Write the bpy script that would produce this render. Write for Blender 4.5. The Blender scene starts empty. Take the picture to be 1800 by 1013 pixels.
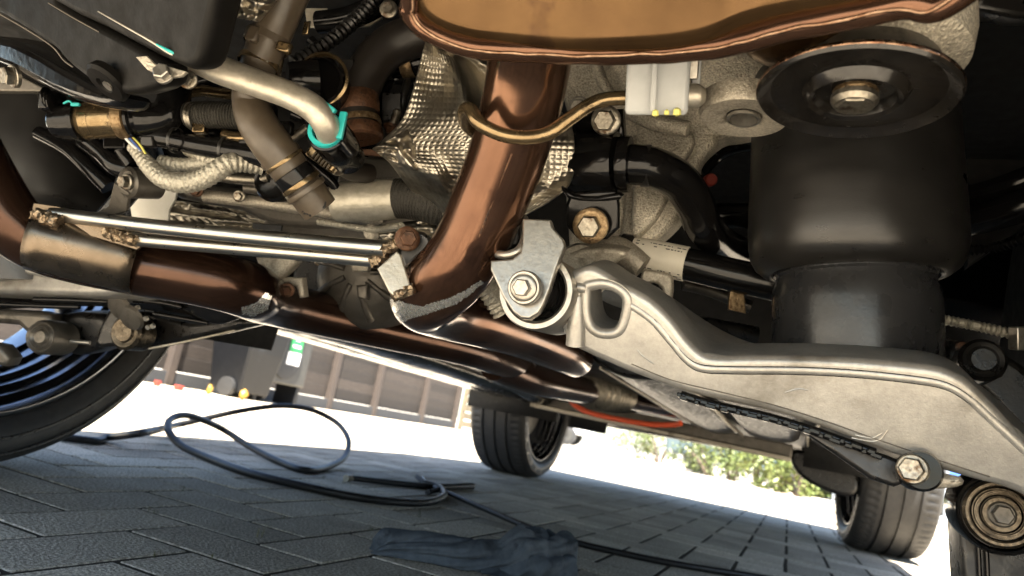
import bpy, bmesh, math, random
from mathutils import Vector, Matrix, noise
random.seed(7)
V = Vector
PI = math.pi
sc = bpy.context.scene
col = sc.collection

# ------------------------------------------------------------------ camera
F_PX, ROLL, PITCH, YAW, CAM_H = 1250.0, math.radians(10.75), math.radians(10.9), math.radians(23), 0.228
CAM = V((0, 0, CAM_H))
FW = V((-math.sin(YAW)*math.cos(PITCH), math.cos(YAW)*math.cos(PITCH), math.sin(PITCH)))
R0 = V((math.cos(YAW), math.sin(YAW), 0))
U0 = R0.cross(FW)
CR = R0*math.cos(ROLL) + U0*math.sin(ROLL)
CU = -R0*math.sin(ROLL) + U0*math.cos(ROLL)
cd = bpy.data.cameras.new('camera')
cd.sensor_width = 36.0
cd.lens = 36.0*F_PX/1800.0
cd.clip_start, cd.clip_end = 0.01, 3000
cd.dof.use_dof = True
cd.dof.focus_distance = 0.60
cd.dof.aperture_fstop = 9.0
cam = bpy.data.objects.new('camera', cd)
col.objects.link(cam)
M = Matrix((CR, CU, -FW)).transposed().to_4x4()
M.translation = CAM
cam.matrix_world = M
sc.camera = cam

# ------------------------------------------------------------------ sky, sun, exposure
SUN_TO = V((0.25, -0.5, 1.0)).normalized()
SUN_EL = math.asin(SUN_TO.z)
SUN_ROT = math.atan2(SUN_TO.x, SUN_TO.y)
w = bpy.data.worlds.new('World'); sc.world = w; w.use_nodes = True
nt = w.node_tree; nt.nodes.clear()
sky = nt.nodes.new('ShaderNodeTexSky'); sky.sky_type = 'NISHITA'; sky.sun_disc = False
sky.sun_elevation = SUN_EL; sky.sun_rotation = SUN_ROT
bg = nt.nodes.new('ShaderNodeBackground'); bg.inputs['Strength'].default_value = 0.062
wo = nt.nodes.new('ShaderNodeOutputWorld')
nt.links.new(sky.outputs[0], bg.inputs['Color']); nt.links.new(bg.outputs[0], wo.inputs['Surface'])
sd = bpy.data.lights.new('sun', 'SUN'); sd.energy = 5.0; sd.angle = math.radians(0.5); sd.color = (1.0, 0.93, 0.82)
so = bpy.data.objects.new('sun', sd); col.objects.link(so)
so.rotation_euler = (-SUN_TO).to_track_quat('-Z', 'Y').to_euler()
so.location = (3, -6, 12)
sc.view_settings.view_transform = 'Standard'
sc.view_settings.look = 'None'
sc.view_settings.gamma = 1.0
sc.view_settings.use_curve_mapping = False
sc.view_settings.exposure = 3.2
sc.render.engine = 'CYCLES'
cy = sc.cycles
cy.use_denoising = True
try: cy.denoiser = 'OPENIMAGEDENOISE'
except Exception: pass
cy.max_bounces = 8; cy.diffuse_bounces = 5; cy.glossy_bounces = 5; cy.transmission_bounces = 4
cy.sample_clamp_indirect = 6.0
cy.caustics_reflective = False; cy.caustics_refractive = False

# ------------------------------------------------------------------ picture point -> place in the world
def ray(x, y):
    dx, dy = x-900.0, y-506.5
    return FW + CR*(dx/F_PX) - CU*(dy/F_PX)
def P(x, y, d): return CAM + ray(x, y)*d
def PZ(x, y, z=0.0):
    r = ray(x, y); return CAM + r*((z-CAM_H)/r.z)
def PXX(x, y, X):
    r = ray(x, y); return CAM + r*(X/r.x)
def PY(x, y, Y):
    r = ray(x, y); return CAM + r*(Y/r.y)
def vv(p):
    return p if isinstance(p, Vector) else P(*p)

# ------------------------------------------------------------------ materials
MATS = {}
def mat(name, c1, c2=None, metal=0.0, rough=0.5, rough2=None, ns=30.0, bump=0.0, bs=300.0, coat=0.0, bd=0.001,
        c3=None, c3s=8.0, c3t=0.6, rnd=0.0, wave=None, stretch=None, spec=0.5):
    m = bpy.data.materials.new(name); m.use_nodes = True
    n = m.node_tree.nodes; l = m.node_tree.links
    b = n['Principled BSDF']
    b.inputs['Metallic'].default_value = metal
    b.inputs['Roughness'].default_value = rough
    b.inputs['Specular IOR Level'].default_value = spec
    if coat: b.inputs['Coat Weight'].default_value = coat; b.inputs['Coat Roughness'].default_value = 0.12
    tc = n.new('ShaderNodeTexCoord')
    src = tc.outputs['Object']
    if stretch:
        mp = n.new('ShaderNodeMapping'); mp.inputs['Scale'].default_value = stretch
        l.new(src, mp.inputs['Vector']); src = mp.outputs[0]
    c2 = c2 or c1
    tex = n.new('ShaderNodeTexNoise'); tex.inputs['Scale'].default_value = ns; tex.inputs['Detail'].default_value = 6
    tex.inputs['Roughness'].default_value = 0.65
    l.new(src, tex.inputs['Vector'])
    rp = n.new('ShaderNodeValToRGB'); rp.color_ramp.elements[0].position = 0.33; rp.color_ramp.elements[1].position = 0.67
    rp.color_ramp.elements[0].color = (*c1, 1); rp.color_ramp.elements[1].color = (*c2, 1)
    l.new(tex.outputs['Fac'], rp.inputs[0])
    out = rp.outputs[0]
    if c3:
        t3 = n.new('ShaderNodeTexNoise'); t3.inputs['Scale'].default_value = c3s; t3.inputs['Detail'].default_value = 8
        t3.inputs['Roughness'].default_value = 0.7
        l.new(src, t3.inputs['Vector'])
        r3 = n.new('ShaderNodeValToRGB'); r3.color_ramp.elements[0].position = c3t; r3.color_ramp.elements[1].position = min(1, c3t+0.12)
        l.new(t3.outputs['Fac'], r3.inputs[0])
        mx = n.new('ShaderNodeMixRGB'); l.new(r3.outputs[0], mx.inputs[0]); l.new(out, mx.inputs[1]); mx.inputs[2].default_value = (*c3, 1)
        out = mx.outputs[0]
    if rnd:
        oi = n.new('ShaderNodeObjectInfo'); mr = n.new('ShaderNodeMapRange')
        mr.inputs['To Min'].default_value = 1-rnd; mr.inputs['To Max'].default_value = 1+rnd
        l.new(oi.outputs['Random'], mr.inputs[0])
        hs = n.new('ShaderNodeHueSaturation'); l.new(mr.outputs[0], hs.inputs['Value']); l.new(out, hs.inputs['Color'])
        out = hs.outputs[0]
    l.new(out, b.inputs['Base Color'])
    if rough2 is not None:
        mr = n.new('ShaderNodeMapRange'); mr.inputs['From Min'].default_value = .3; mr.inputs['From Max'].default_value = .7
        mr.inputs['To Min'].default_value = rough; mr.inputs['To Max'].default_value = rough2
        t2 = n.new('ShaderNodeTexNoise'); t2.inputs['Scale'].default_value = ns*2.3; t2.inputs['Detail'].default_value = 5
        l.new(src, t2.inputs['Vector']); l.new(t2.outputs['Fac'], mr.inputs[0]); l.new(mr.outputs[0], b.inputs['Roughness'])
    if bump:
        if wave:
            bt = n.new('ShaderNodeTexWave'); bt.inputs['Scale'].default_value = bs; bt.bands_direction = wave
            bt.inputs['Distortion'].default_value = 1.0
        else:
            bt = n.new('ShaderNodeTexNoise'); bt.inputs['Scale'].default_value = bs; bt.inputs['Detail'].default_value = 4
        l.new(src, bt.inputs['Vector'])
        bp = n.new('ShaderNodeBump'); bp.inputs['Strength'].default_value = bump; bp.inputs['Distance'].default_value = bd
        l.new(bt.outputs['Fac'], bp.inputs['Height']); l.new(bp.outputs[0], b.inputs['Normal'])
    MATS[name] = m
    return m

mat('exhaust', (.095, .048, .030), (.155, .083, .051), .85, .08, .26, ns=9, bump=.05, bs=120, c3=(.062, .031, .020), c3s=30, c3t=.56)
mat('exhaust_shaded', (.046, .024, .016), (.078, .042, .028), .8, .10, .28, ns=9, bump=.03, bs=100, c3=(.034, .018, .012), c3s=28, c3t=.58)  # darker copy of the exhaust brown, with shade painted in
mat('muffler', (.062, .033, .013), (.115, .066, .027), .8, .10, .26, ns=7, bump=.07, bs=24, c3=(.042, .020, .010), c3s=12, c3t=.54)
mat('seam', (.20, .085, .045), (.52, .34, .22), 1.0, .18, .40, ns=90, bump=.5, bs=140, bd=.003, c3=(.09, .035, .022), c3s=70, c3t=.56)
mat('weld', (.16, .11, .07), (.40, .32, .22), .9, .28, .5, ns=260, bump=.8, bs=300, bd=.002, c3=(.07, .04, .025), c3s=120, c3t=.55)
mat('steel_rod', (.40, .375, .33), (.46, .435, .385), 1.0, .26, .34, ns=40)
mat('steel', (.36, .33, .27), (.22, .20, .165), 1.0, .3, .52, ns=260, bump=.4, bs=320, c3=(.09, .052, .028), c3s=70, c3t=.54)
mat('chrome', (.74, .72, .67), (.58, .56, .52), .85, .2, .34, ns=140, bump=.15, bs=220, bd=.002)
mat('cast', (.56, .51, .42), (.30, .27, .22), .55, .38, .58, ns=500, bump=.6, bs=650, bd=.0012, c3=(.15, .13, .10), c3s=18, c3t=.56)
mat('cast_rough', (.80, .74, .61), (.30, .27, .22), .5, .34, .6, ns=560, bump=.9, bs=480, bd=.002, c3=(.20, .175, .14), c3s=13, c3t=.60)
mat('arm_cast', (.45, .432, .396), (.39, .374, .342), .6, .30, .44, ns=420, bump=.14, bs=900, bd=.0009, c3=(.24, .22, .185), c3s=6, c3t=.55)
mat('alum', (.42, .395, .35), (.32, .30, .265), .85, .28, .42, ns=160, bump=.12, bs=300, c3=(.16, .135, .105), c3s=20, c3t=.58)
mat('alum_pipe', (.54, .50, .42), (.40, .365, .295), .7, .34, .5, ns=90, bump=.25, bs=400, c3=(.20, .165, .11), c3s=26, c3t=.62)
mat('foil', (.50, .46, .385), (.40, .365, .30), 1.0, .28, .44, ns=40, c3=(.22, .195, .155), c3s=9, c3t=.54)
mat('foil_dark', (.40, .37, .31), (.28, .26, .22), 1.0, .3, .45, ns=50)
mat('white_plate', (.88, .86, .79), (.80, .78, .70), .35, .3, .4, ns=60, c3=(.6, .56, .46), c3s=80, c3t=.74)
mat('black_gloss', (.0035, .0035, .004), (.007, .0065, .006), 0, .07, .20, ns=60, bump=.12, bs=110, spec=.28)
mat('black_satin', (.006, .0057, .0054), (.011, .010, .009), 0, .22, .44, ns=40, bump=.14, bs=400, c3=(.026, .022, .017), c3s=18, c3t=.66)
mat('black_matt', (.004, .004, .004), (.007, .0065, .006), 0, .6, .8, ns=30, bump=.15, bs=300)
mat('bellows', (.009, .0087, .0084), (.015, .0142, .0134), 0, .26, .42, ns=10, bump=.10, bs=420, bd=.001, stretch=(1, 1, 3))
mat('piston', (.014, .0145, .016), (.022, .0225, .024), 0, .2, .36, ns=20, bump=.1, bs=300)
mat('dish', (.006, .0055, .005), (.013, .011, .009), .0, .10, .30, ns=45, bump=.15, bs=160, c3=(.05, .02, .01), c3s=22, c3t=.70)
mat('rust', (.07, .028, .013), (.13, .062, .028), .35, .42, .7, ns=160, bump=.6, bs=320, c3=(.025, .012, .007), c3s=90, c3t=.52)
mat('rust_ring', (.10, .058, .026), (.30, .22, .125), .8, .3, .55, ns=240, bump=.5, bs=320, c3=(.04, .02, .010), c3s=110, c3t=.55)
mat('hose_old', (.050, .038, .026), (.085, .066, .045), 0, .28, .5, ns=36, bump=.15, bs=200, c3=(.13, .105, .072), c3s=22, c3t=.62)
mat('hose_dark', (.012, .0095, .008), (.022, .017, .013), 0, .38, .55, ns=30, bump=.1, bs=200)
mat('bronze', (.15, .105, .055), (.27, .20, .11), .85, .12, .3, ns=60, bump=.2, bs=150, c3=(.03, .02, .012), c3s=60, c3t=.54)
mat('cyan', (.015, .33, .33), (.025, .43, .42), 0, .4, c3=(.02, .16, .16), c3s=160, c3t=.6)
mat('orange', (.75, .10, .03), (.62, .085, .03), 0, .4)
mat('grey_rubber', (.42, .435, .44), (.37, .385, .39), 0, .45, .6, ns=60, c3=(.5, .5, .2), c3s=70, c3t=.70)
mat('yellow_chip', (.75, .72, .12), (.6, .58, .2), 0, .5)
mat('braid', (.50, .47, .39), (.30, .28, .23), .7, .4, .55, ns=420, bump=.9, bs=420, bd=.002)
mat('sleeve', (.56, .53, .45), (.40, .37, .30), .6, .4, .55, ns=90, bump=.5, bs=300)
mat('mesh_black', (.02, .019, .017), (.05, .046, .036), .2, .45, ns=600, bump=.9, bs=700, bd=.002)
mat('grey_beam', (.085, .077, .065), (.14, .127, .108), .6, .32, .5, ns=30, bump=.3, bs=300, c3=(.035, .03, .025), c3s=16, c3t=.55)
mat('sticker', (.78, .73, .62), (.70, .66, .56), 0, .45, .6, ns=30)
mat('ink', (.03, .028, .025), None, 0, .6)
mat('tyre', (.016, .016, .0165), (.026, .0255, .025), 0, .46, .64, ns=40, bump=.12, bs=600, c3=(.05, .047, .043), c3s=9, c3t=.62)
mat('tyre_gloss', (.012, .012, .013), (.018, .018, .019), 0, .22, .36, ns=40, bump=.05, bs=300)
mat('rim', (.28, .29, .31), (.22, .23, .25), 1.0, .10, .2, ns=20, bump=.03, bs=60)
mat('body_paint', (.012, .013, .015), (.014, .015, .017), 0, .25, coat=.8)
mat('glass', (.01, .012, .014), None, 0, .05)
mat('underfloor', (.012, .012, .012), (.02, .019, .018), 0, .42, .6, ns=10, bump=.1, bs=80)
mat('floor_shield', (.20, .195, .18), (.12, .117, .108), 1.0, .12, .3, ns=14, bump=.3, bs=18, bd=.006, c3=(.04, .038, .034), c3s=9, c3t=.55)
mat('hose_black', (.005, .005, .0055), (.010, .010, .010), 0, .38, .5, ns=60, bump=.08, bs=400, spec=.25)
mat('rag', (.060, .072, .085), (.095, .110, .125), 0, .92, ns=60, bump=.8, bs=700, bd=.002, c3=(.034, .040, .048), c3s=22, c3t=.58, spec=.06)
mat('concrete', (.56, .49, .385), (.25, .215, .165), 0, .78, .92, ns=210, bump=1.0, bs=260, bd=.005, c3=(.68, .62, .52), c3s=150, c3t=.63, rnd=.24, spec=.2)
mat('sand', (.045, .039, .030), (.075, .066, .05), 0, .95, ns=200, bump=.8, bs=500, bd=.003, c3=(.035, .042, .018), c3s=40, c3t=.6, spec=.05)
mat('ground', (.34, .315, .27), (.28, .26, .22), 0, .9, ns=3, bump=.2, bs=60, spec=.2)
mat('weed', (.05, .055, .015), (.10, .085, .03), 0, .6, ns=30)
mat('wood', (.020, .0155, .0125), (.036, .028, .023), 0, .75, ns=6, bump=.5, bs=40, bd=.004, stretch=(1, 1, 9), rnd=.5)
mat('wood_post', (.042, .031, .024), (.030, .022, .018), 0, .75, ns=8, stretch=(6, 6, 1))
mat('wood_pale', (.13, .105, .065), (.09, .07, .045), 0, .7, ns=8, stretch=(1, 1, 8), rnd=.15)
mat('kerb', (.030, .031, .033), (.022, .023, .025), 0, .85, ns=40, bump=.3, bs=100)
mat('bin_black', (.003, .0035, .0045), (.005, .0055, .007), 0, .4, ns=12, c3=(.028, .031, .036), c3s=5, c3t=.60, spec=.3)  # paler noise patches paint mottled highlights onto the black
mat('bin_grey', (.026, .025, .022), (.036, .035, .03), 0, .5, ns=14)
mat('yellow', (.30, .17, .015), (.24, .12, .012), 0, .5)
mat('sign_green', (.02, .26, .07), None, 0, .4)
mat('white', (.75, .75, .73), (.7, .7, .68), 0, .4)
mat('red', (.25, .03, .018), None, 0, .5)
mat('leaf', (.055, .085, .02), (.12, .135, .035), 0, .55, ns=2, rnd=.3)
mat('bark', (.09, .065, .045), (.06, .045, .03), 0, .9, ns=20)
mat('car_white', (.72, .73, .74), None, 0, .3, coat=.6)
mat('car_blue', (.03, .09, .30), None, 0, .3, coat=.6)
mat('car_silver', (.07, .10, .11), None, .3, .3, coat=.6)
mat('post_grey', (.22, .25, .28), (.18, .21, .24), 0, .5, ns=10)
mat('brick_red', (.22, .11, .09), (.28, .15, .12), 0, .85, ns=12)

# ------------------------------------------------------------------ object helpers
WLOC = {}
def finish(name, verts, faces, m, parent=None, smooth=35, mats=None, fmat=None, sub=0, solid=0.0, bev=0.0, label=None):
    me = bpy.data.meshes.new(name)
    verts = [V(p) for p in verts]
    lo = V((min(p.x for p in verts), min(p.y for p in verts), min(p.z for p in verts)))
    hi = V((max(p.x for p in verts), max(p.y for p in verts), max(p.z for p in verts)))
    c = (lo+hi)/2
    me.from_pydata([tuple(p-c) for p in verts], [], faces)
    me.validate()
    me.update()
    return link(name, me, c, m, parent, smooth, mats, fmat, sub, solid, bev, label)
def link(name, me, c, m, parent=None, smooth=35, mats=None, fmat=None, sub=0, solid=0.0, bev=0.0, label=None):
    for k in ([m] + list(mats or [])): me.materials.append(MATS[k])
    if fmat:
        for i, p in enumerate(me.polygons): p.material_index = fmat[i] if i < len(fmat) else 0
    if smooth:
        for p in me.polygons: p.use_smooth = True
        me.set_sharp_from_angle(angle=math.radians(smooth))
    o = bpy.data.objects.new(name, me); col.objects.link(o)
    o.location = c
    WLOC[o.name] = V(c)
    if parent is not None:
        o.parent = parent
        o.matrix_parent_inverse = Matrix.Translation(-WLOC[parent.name])
    if bev:
        b = o.modifiers.new('bevel', 'BEVEL'); b.width = bev; b.segments = 2; b.limit_method = 'ANGLE'; b.angle_limit = math.radians(40)
    if sub:
        s = o.modifiers.new('sub', 'SUBSURF'); s.levels = sub; s.render_levels = sub
    if solid:
        s = o.modifiers.new('solid', 'SOLIDIFY'); s.thickness = solid; s.offset = 0
    if label: o['label'] = label
    return o
def thing(name, loc, label, cat, group=None):
    o = bpy.data.objects.new(name, None); col.objects.link(o)
    o.empty_display_size = .1
    o.location = loc; WLOC[o.name] = V(loc)
    o['label'] = label; o['category'] = cat
    if group: o['group'] = group
    return o
def tag(o, label, cat, group=None):
    o['label'] = label; o['category'] = cat
    if group: o['group'] = group
    return o
def structure(o): o['kind'] = 'structure'; return o
def stuff(o): o['kind'] = 'stuff'; return o

class MB:
    def __init__(s): s.v = []; s.f = []; s.m = []
    def add(s, vs, fs, mi=0):
        k = len(s.v); s.v += [V(p) for p in vs]; s.f += [tuple(i+k for i in f) for f in fs]; s.m += [mi]*len(fs); return s
    def lathe(s, o, axis, prof, seg=40, mi=0, ref=None, cap0=True, cap1=True, sq=None):
        """prof: (radius, height along axis)"""
        a = V(axis).normalized(); r = V(ref) if ref else (V((1, 0, 0)) if abs(a.x) < .9 else V((0, 1, 0)))
        e1 = (r - a*r.dot(a)).normalized(); e2 = a.cross(e1)
        vs = []; fs = []
        for (rad, h) in prof:
            for k in range(seg):
                t = 2*PI*k/seg
                vs.append(V(o) + a*h + (e1*math.cos(t) + e2*math.sin(t))*rad)
        n = len(prof)
        for i in range(n-1):
            for k in range(seg):
                k2 = (k+1) % seg
                fs.append((i*seg+k, i*seg+k2, (i+1)*seg+k2, (i+1)*seg+k))
        if cap0: fs.append(tuple(reversed(range(seg))))
        if cap1: fs.append(tuple((n-1)*seg+k for k in range(seg)))
        return s.add(vs, fs, mi)
    def tube(s, pts, rad, seg=18, res=8, cap=True, mi=0, ripple=None, closed=False, flat=None):
        pts = [vv(p) for p in pts]
        rl = rad if isinstance(rad, (list, tuple)) else [rad]*len(pts)
        C = []; R = []
        n = len(pts)
        rng = n if closed else n-1
        for i in range(rng):
            g = (lambda k: pts[k % n]) if closed else (lambda k: pts[max(0, min(n-1, k))])
            h = (lambda k: rl[k % n]) if closed else (lambda k: rl[max(0, min(n-1, k))])
            p0, p1, p2, p3 = g(i-1), g(i), g(i+1), g(i+2)
            for j in range(res):
                t = j/res
                C.append(.5*((2*p1)+(p2-p0)*t+(2*p0-5*p1+4*p2-p3)*t*t+(3*p1-p0-3*p2+p3)*t**3))
                R.append(h(i)*(1-t)+h(i+1)*t)
        if not closed: C.append(pts[-1].copy()); R.append(rl[-1])
        return s.rawtube(C, R, seg, cap, mi, ripple, closed, flat)
    def rawtube(s, C, R, seg=18, cap=True, mi=0, ripple=None, closed=False, flat=None):
        n = len(C); vs = []; fs = []
        T = []
        for i in range(n):
            a = C[(i-1) % n] if closed else C[max(0, i-1)]; b = C[(i+1) % n] if closed else C[min(n-1, i+1)]
            T.append((b-a).normalized())
        ref = V((0, 0, 1)) if abs(T[0].z) < .9 else V((0, 1, 0))
        e = (ref - T[0]*ref.dot(T[0])).normalized()
        L = 0
        for i in range(n):
            if i:
                e = (e - T[i]*e.dot(T[i])).normalized(); L += (C[i]-C[i-1]).length
            f = T[i].cross(e); r = R[i]
            if ripple: r = r*(1 + ripple[1]*math.sin(2*PI*L/ripple[0]))
            fl = flat or 1.0
            for k in range(seg):
                t = 2*PI*k/seg
                vs.append(C[i] + e*(math.cos(t)*r) + f*(math.sin(t)*r*fl))
        for i in range(n if closed else n-1):
            i2 = (i+1) % n
            for k in range(seg):
                k2 = (k+1) % seg
                fs.append((i*seg+k, i*seg+k2, i2*seg+k2, i2*seg+k))
        if cap and not closed:
            fs.append(tuple(reversed(range(seg)))); fs.append(tuple((n-1)*seg+k for k in range(seg)))
        return s.add(vs, fs, mi)
    def box(s, c, ax, dims, mi=0):
        c = V(c); vs = []
        for k in range(8):
            q = c.copy()
            for i in range(3): q += V(ax[i])*(dims[i]/2*(1 if k >> i & 1 else -1))
            vs.append(q)
        return s.add(vs, [(0, 2, 3, 1), (4, 5, 7, 6), (0, 1, 5, 4), (2, 6, 7, 3), (0, 4, 6, 2), (1, 3, 7, 5)], mi)
    def hexa(s, o, axis, r, h, h0=0.0, mi=0):
        return s.lathe(o, axis, [(r, h0), (r, h0+h*.86), (r*.86, h0+h), (r*.3, h0+h*.97)], 6, mi)
    def make(s, name, m, parent=None, **k):
        return finish(name, s.v, s.f, m, parent, fmat=s.m if any(s.m) else None, **k)
AX = (V((1, 0, 0)), V((0, 1, 0)), V((0, 0, 1)))

def smooth_poly(pts, res=4):
    n = len(pts); out = []
    for i in range(n):
        p0, p1, p2, p3 = pts[i-1], pts[i], pts[(i+1) % n], pts[(i+2) % n]
        for j in range(res):
            t = j/res
            out.append(tuple(.5*((2*p1[k])+(p2[k]-p0[k])*t+(2*p0[k]-5*p1[k]+4*p2[k]-p3[k])*t*t+(3*p1[k]-p0[k]-3*p2[k]+p3[k])*t**3) for k in range(len(p1))))
    return out
def sheet_normal(kind):
    return {'Y': V((0, -1, 0)), 'X': V((1, 0, 0)), 'Z': V((0, 0, -1)), 'C': -FW}[kind] if isinstance(kind, str) else V(kind).normalized()
def plate(name, outlines, at, normal, thick, m, parent=None, bev=.004, smooth_out=0, label=None, res=2, sm=35, world=False):
    """solid plate: outlines (first outer, then holes) are picture points seen on the plane through `at` with `normal`; it reaches `thick` away from the viewer"""
    n = sheet_normal(normal); o = vv(at)
    e1 = V((0, 0, 1)).cross(n)
    if e1.length < .1: e1 = V((1, 0, 0))
    e1.normalize(); e2 = n.cross(e1)
    cu = bpy.data.curves.new(name, 'CURVE'); cu.dimensions = '2D'; cu.fill_mode = 'BOTH'
    cu.extrude = max(.0001, thick/2-bev); cu.bevel_depth = bev; cu.bevel_resolution = res; cu.offset = -bev
    for k, ol in enumerate(outlines):
        pts = []
        for q in ol:
            if isinstance(q, Vector): w3 = q
            else:
                r = ray(*q); w3 = CAM + r*((o-CAM).dot(n)/r.dot(n))
            pts.append(((w3-o).dot(e1), (w3-o).dot(e2)))
        if smooth_out: pts = smooth_poly(pts, smooth_out)
        sp = cu.splines.new('POLY'); sp.points.add(len(pts)-1); sp.use_cyclic_u = True
        for i, q in enumerate(pts): sp.points[i].co = (q[0], q[1], 0, 1)
    co = bpy.data.objects.new(name+'_c', cu)
    me0 = bpy.data.meshes.new_from_object(co)
    X = Matrix((e1, e2, n)).transposed().to_4x4(); X.translation = o - n*(thick/2)
    me0.transform(X)
    vs = [v.co.copy() for v in me0.vertices]; fs = [tuple(p.vertices) for p in me0.polygons]
    bpy.data.objects.remove(co); bpy.data.curves.remove(cu); bpy.data.meshes.remove(me0)
    return finish(name, vs, fs, m, parent, smooth=sm, label=label)
def tube(name, pts, rad, m, parent=None, label=None, smooth=50, **k):
    return MB().tube(pts, rad, **k).make(name, m, parent, smooth=smooth, label=label)
def lathe(name, o, axis, prof, m, parent=None, seg=48, label=None, **k):
    return MB().lathe(vv(o), axis, prof, seg, **k).make(name, m, parent, label=label)
def boxo(name, c, ax, dims, m, parent=None, bev=.003, label=None):
    return MB().box(vv(c), ax, dims).make(name, m, parent, bev=bev, label=label)
def bolt(o, axis, r, parent, m='steel', washer=1.5, name='bolt', label=None, h=None, wm=None):
    o = vv(o); a = V(axis).normalized(); h = h or r*.9
    b = MB()
    b.lathe(o, a, [(r*washer, -r*.3), (r*washer, r*.08), (r*washer*.93, r*.16), (r*1.12, r*.22)], 36, 1 if wm else 0)
    b.hexa(o, a, r, h, r*.2)
    return b.make(name, m, parent, mats=[wm] if wm else None, label=label, smooth=30)
def frame_towards(p):
    """axes of a flat thing at p: right, up as the viewer sees them, and the way back to the viewer"""
    n = (CAM-vv(p)).normalized(); r = (CR - n*CR.dot(n)).normalized(); return r, n.cross(r), n
def catmull(pts, t):
    n = len(pts)-1; x = min(max(t, 0), .99999)*n; i = int(x); f = x-i
    g = lambda k: V(pts[max(0, min(n, k))])
    p0, p1, p2, p3 = g(i-1), g(i), g(i+1), g(i+2)
    return .5*((2*p1)+(p2-p0)*f+(2*p0-5*p1+4*p2-p3)*f*f+(3*p1-p0-3*p2+p3)*f**3)
def dimpled(name, L, Rr, nu, nv, cu, cv, amp, m, parent, bulge=0.0, crumple=.004, thick=.0012, seed=0, label=None, mid=None):
    """embossed foil sheet between a left and a right edge (lists of picture points with distance)"""
    Lw = [vv(p) for p in L]; Rw = [vv(p) for p in Rr]; vs = []
    for j in range(nv+1):
        b = j/nv; a0 = catmull(Lw, b); a1 = catmull(Rw, b)
        for i in range(nu+1):
            a = i/nu
            p = a0.lerp(a1, a) 
            d = (p-CAM).normalized()
            off = -bulge*math.sin(PI*a)*(.6+.4*math.sin(PI*b))
            off += crumple*noise.noise(V((a*4+seed, b*4, seed)))*2
            off += crumple*.12*noise.noise(V((a*9+seed, b*8, seed+4)))
            if amp:
                wa = cu*a + .35*noise.noise(V((a*2, b*2, seed+2))); wb = cv*b + .35*noise.noise(V((a*2, b*2, seed+7)))
                fade = min(1.0, max(.15, .75+.9*noise.noise(V((a*3.1, b*3.1, seed+11)))))
                off -= amp*fade*abs(math.sin(PI*wa))*abs(math.sin(PI*wb))
            vs.append(p + d*off)
    fs = [(j*(nu+1)+i, j*(nu+1)+i+1, (j+1)*(nu+1)+i+1, (j+1)*(nu+1)+i) for j in range(nv) for i in range(nu)]
    return finish(name, vs, fs, m, parent, smooth=80, solid=thick, label=label)

mat('sleeve_metal', (.10, .078, .055), (.17, .135, .10), .95, .22, .36, ns=20, bump=.1, bs=120, c3=(.06, .04, .025), c3s=20, c3t=.58)

mat('tray_black', (.0035, .0033, .003), (.006, .0055, .005), 0, .36, .55, ns=30, bump=.12, bs=300, c3=(.012, .010, .0075), c3s=12, c3t=.62, spec=.10)
mat('lip_highlight', (.16, .085, .05), (.34, .23, .155), 1.0, .26, .44, ns=160, bump=.5, bs=260)
mat('greasy_steel', (.06, .047, .033), (.125, .105, .078), .9, .24, .46, ns=140, bump=.3, bs=300, c3=(.02, .016, .012), c3s=50, c3t=.52)

def stain(m, lo, hi, scale):
    # oil and dirt stains that run over several pavers
    n = MATS[m].node_tree.nodes; l = MATS[m].node_tree.links; b = n['Principled BSDF']
    src = b.inputs['Base Color'].links[0].from_socket
    g = n.new('ShaderNodeNewGeometry'); t = n.new('ShaderNodeTexNoise'); t.inputs['Scale'].default_value = scale; t.inputs['Detail'].default_value = 7; t.inputs['Roughness'].default_value = .68
    l.new(g.outputs['Position'], t.inputs['Vector'])
    r = n.new('ShaderNodeMapRange'); r.inputs['From Min'].default_value = .36; r.inputs['From Max'].default_value = .62; r.inputs['To Min'].default_value = lo; r.inputs['To Max'].default_value = hi
    l.new(t.outputs['Fac'], r.inputs[0])
    h = n.new('ShaderNodeHueSaturation'); l.new(src, h.inputs['Color']); l.new(r.outputs[0], h.inputs['Value']); l.new(h.outputs[0], b.inputs['Base Color'])
stain('concrete', .78, 1.18, 3.2)
stain('arm_cast', .70, 1.06, 16)
stain('cast_rough', .6, 1.06, 18)
for e_, p_ in zip([x for x in MATS['concrete'].node_tree.nodes if x.type == 'VALTORGB'][0].color_ramp.elements, (.42, .58)): e_.position = p_

# ================================================================== THE SETTING
def grid_sheet(name, x0, x1, y0, y1, z, m):
    return finish(name, [(x0, y0, z), (x1, y0, z), (x1, y1, z), (x0, y1, z)], [(0, 1, 2, 3)], m, smooth=0)
structure(grid_sheet('ground', -400, 400, -400, 400, -0.020, 'ground'))
paving = structure(grid_sheet('paving', -6.0, 6.0, -4.0, 15.0, -0.0018, 'sand'))

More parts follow.
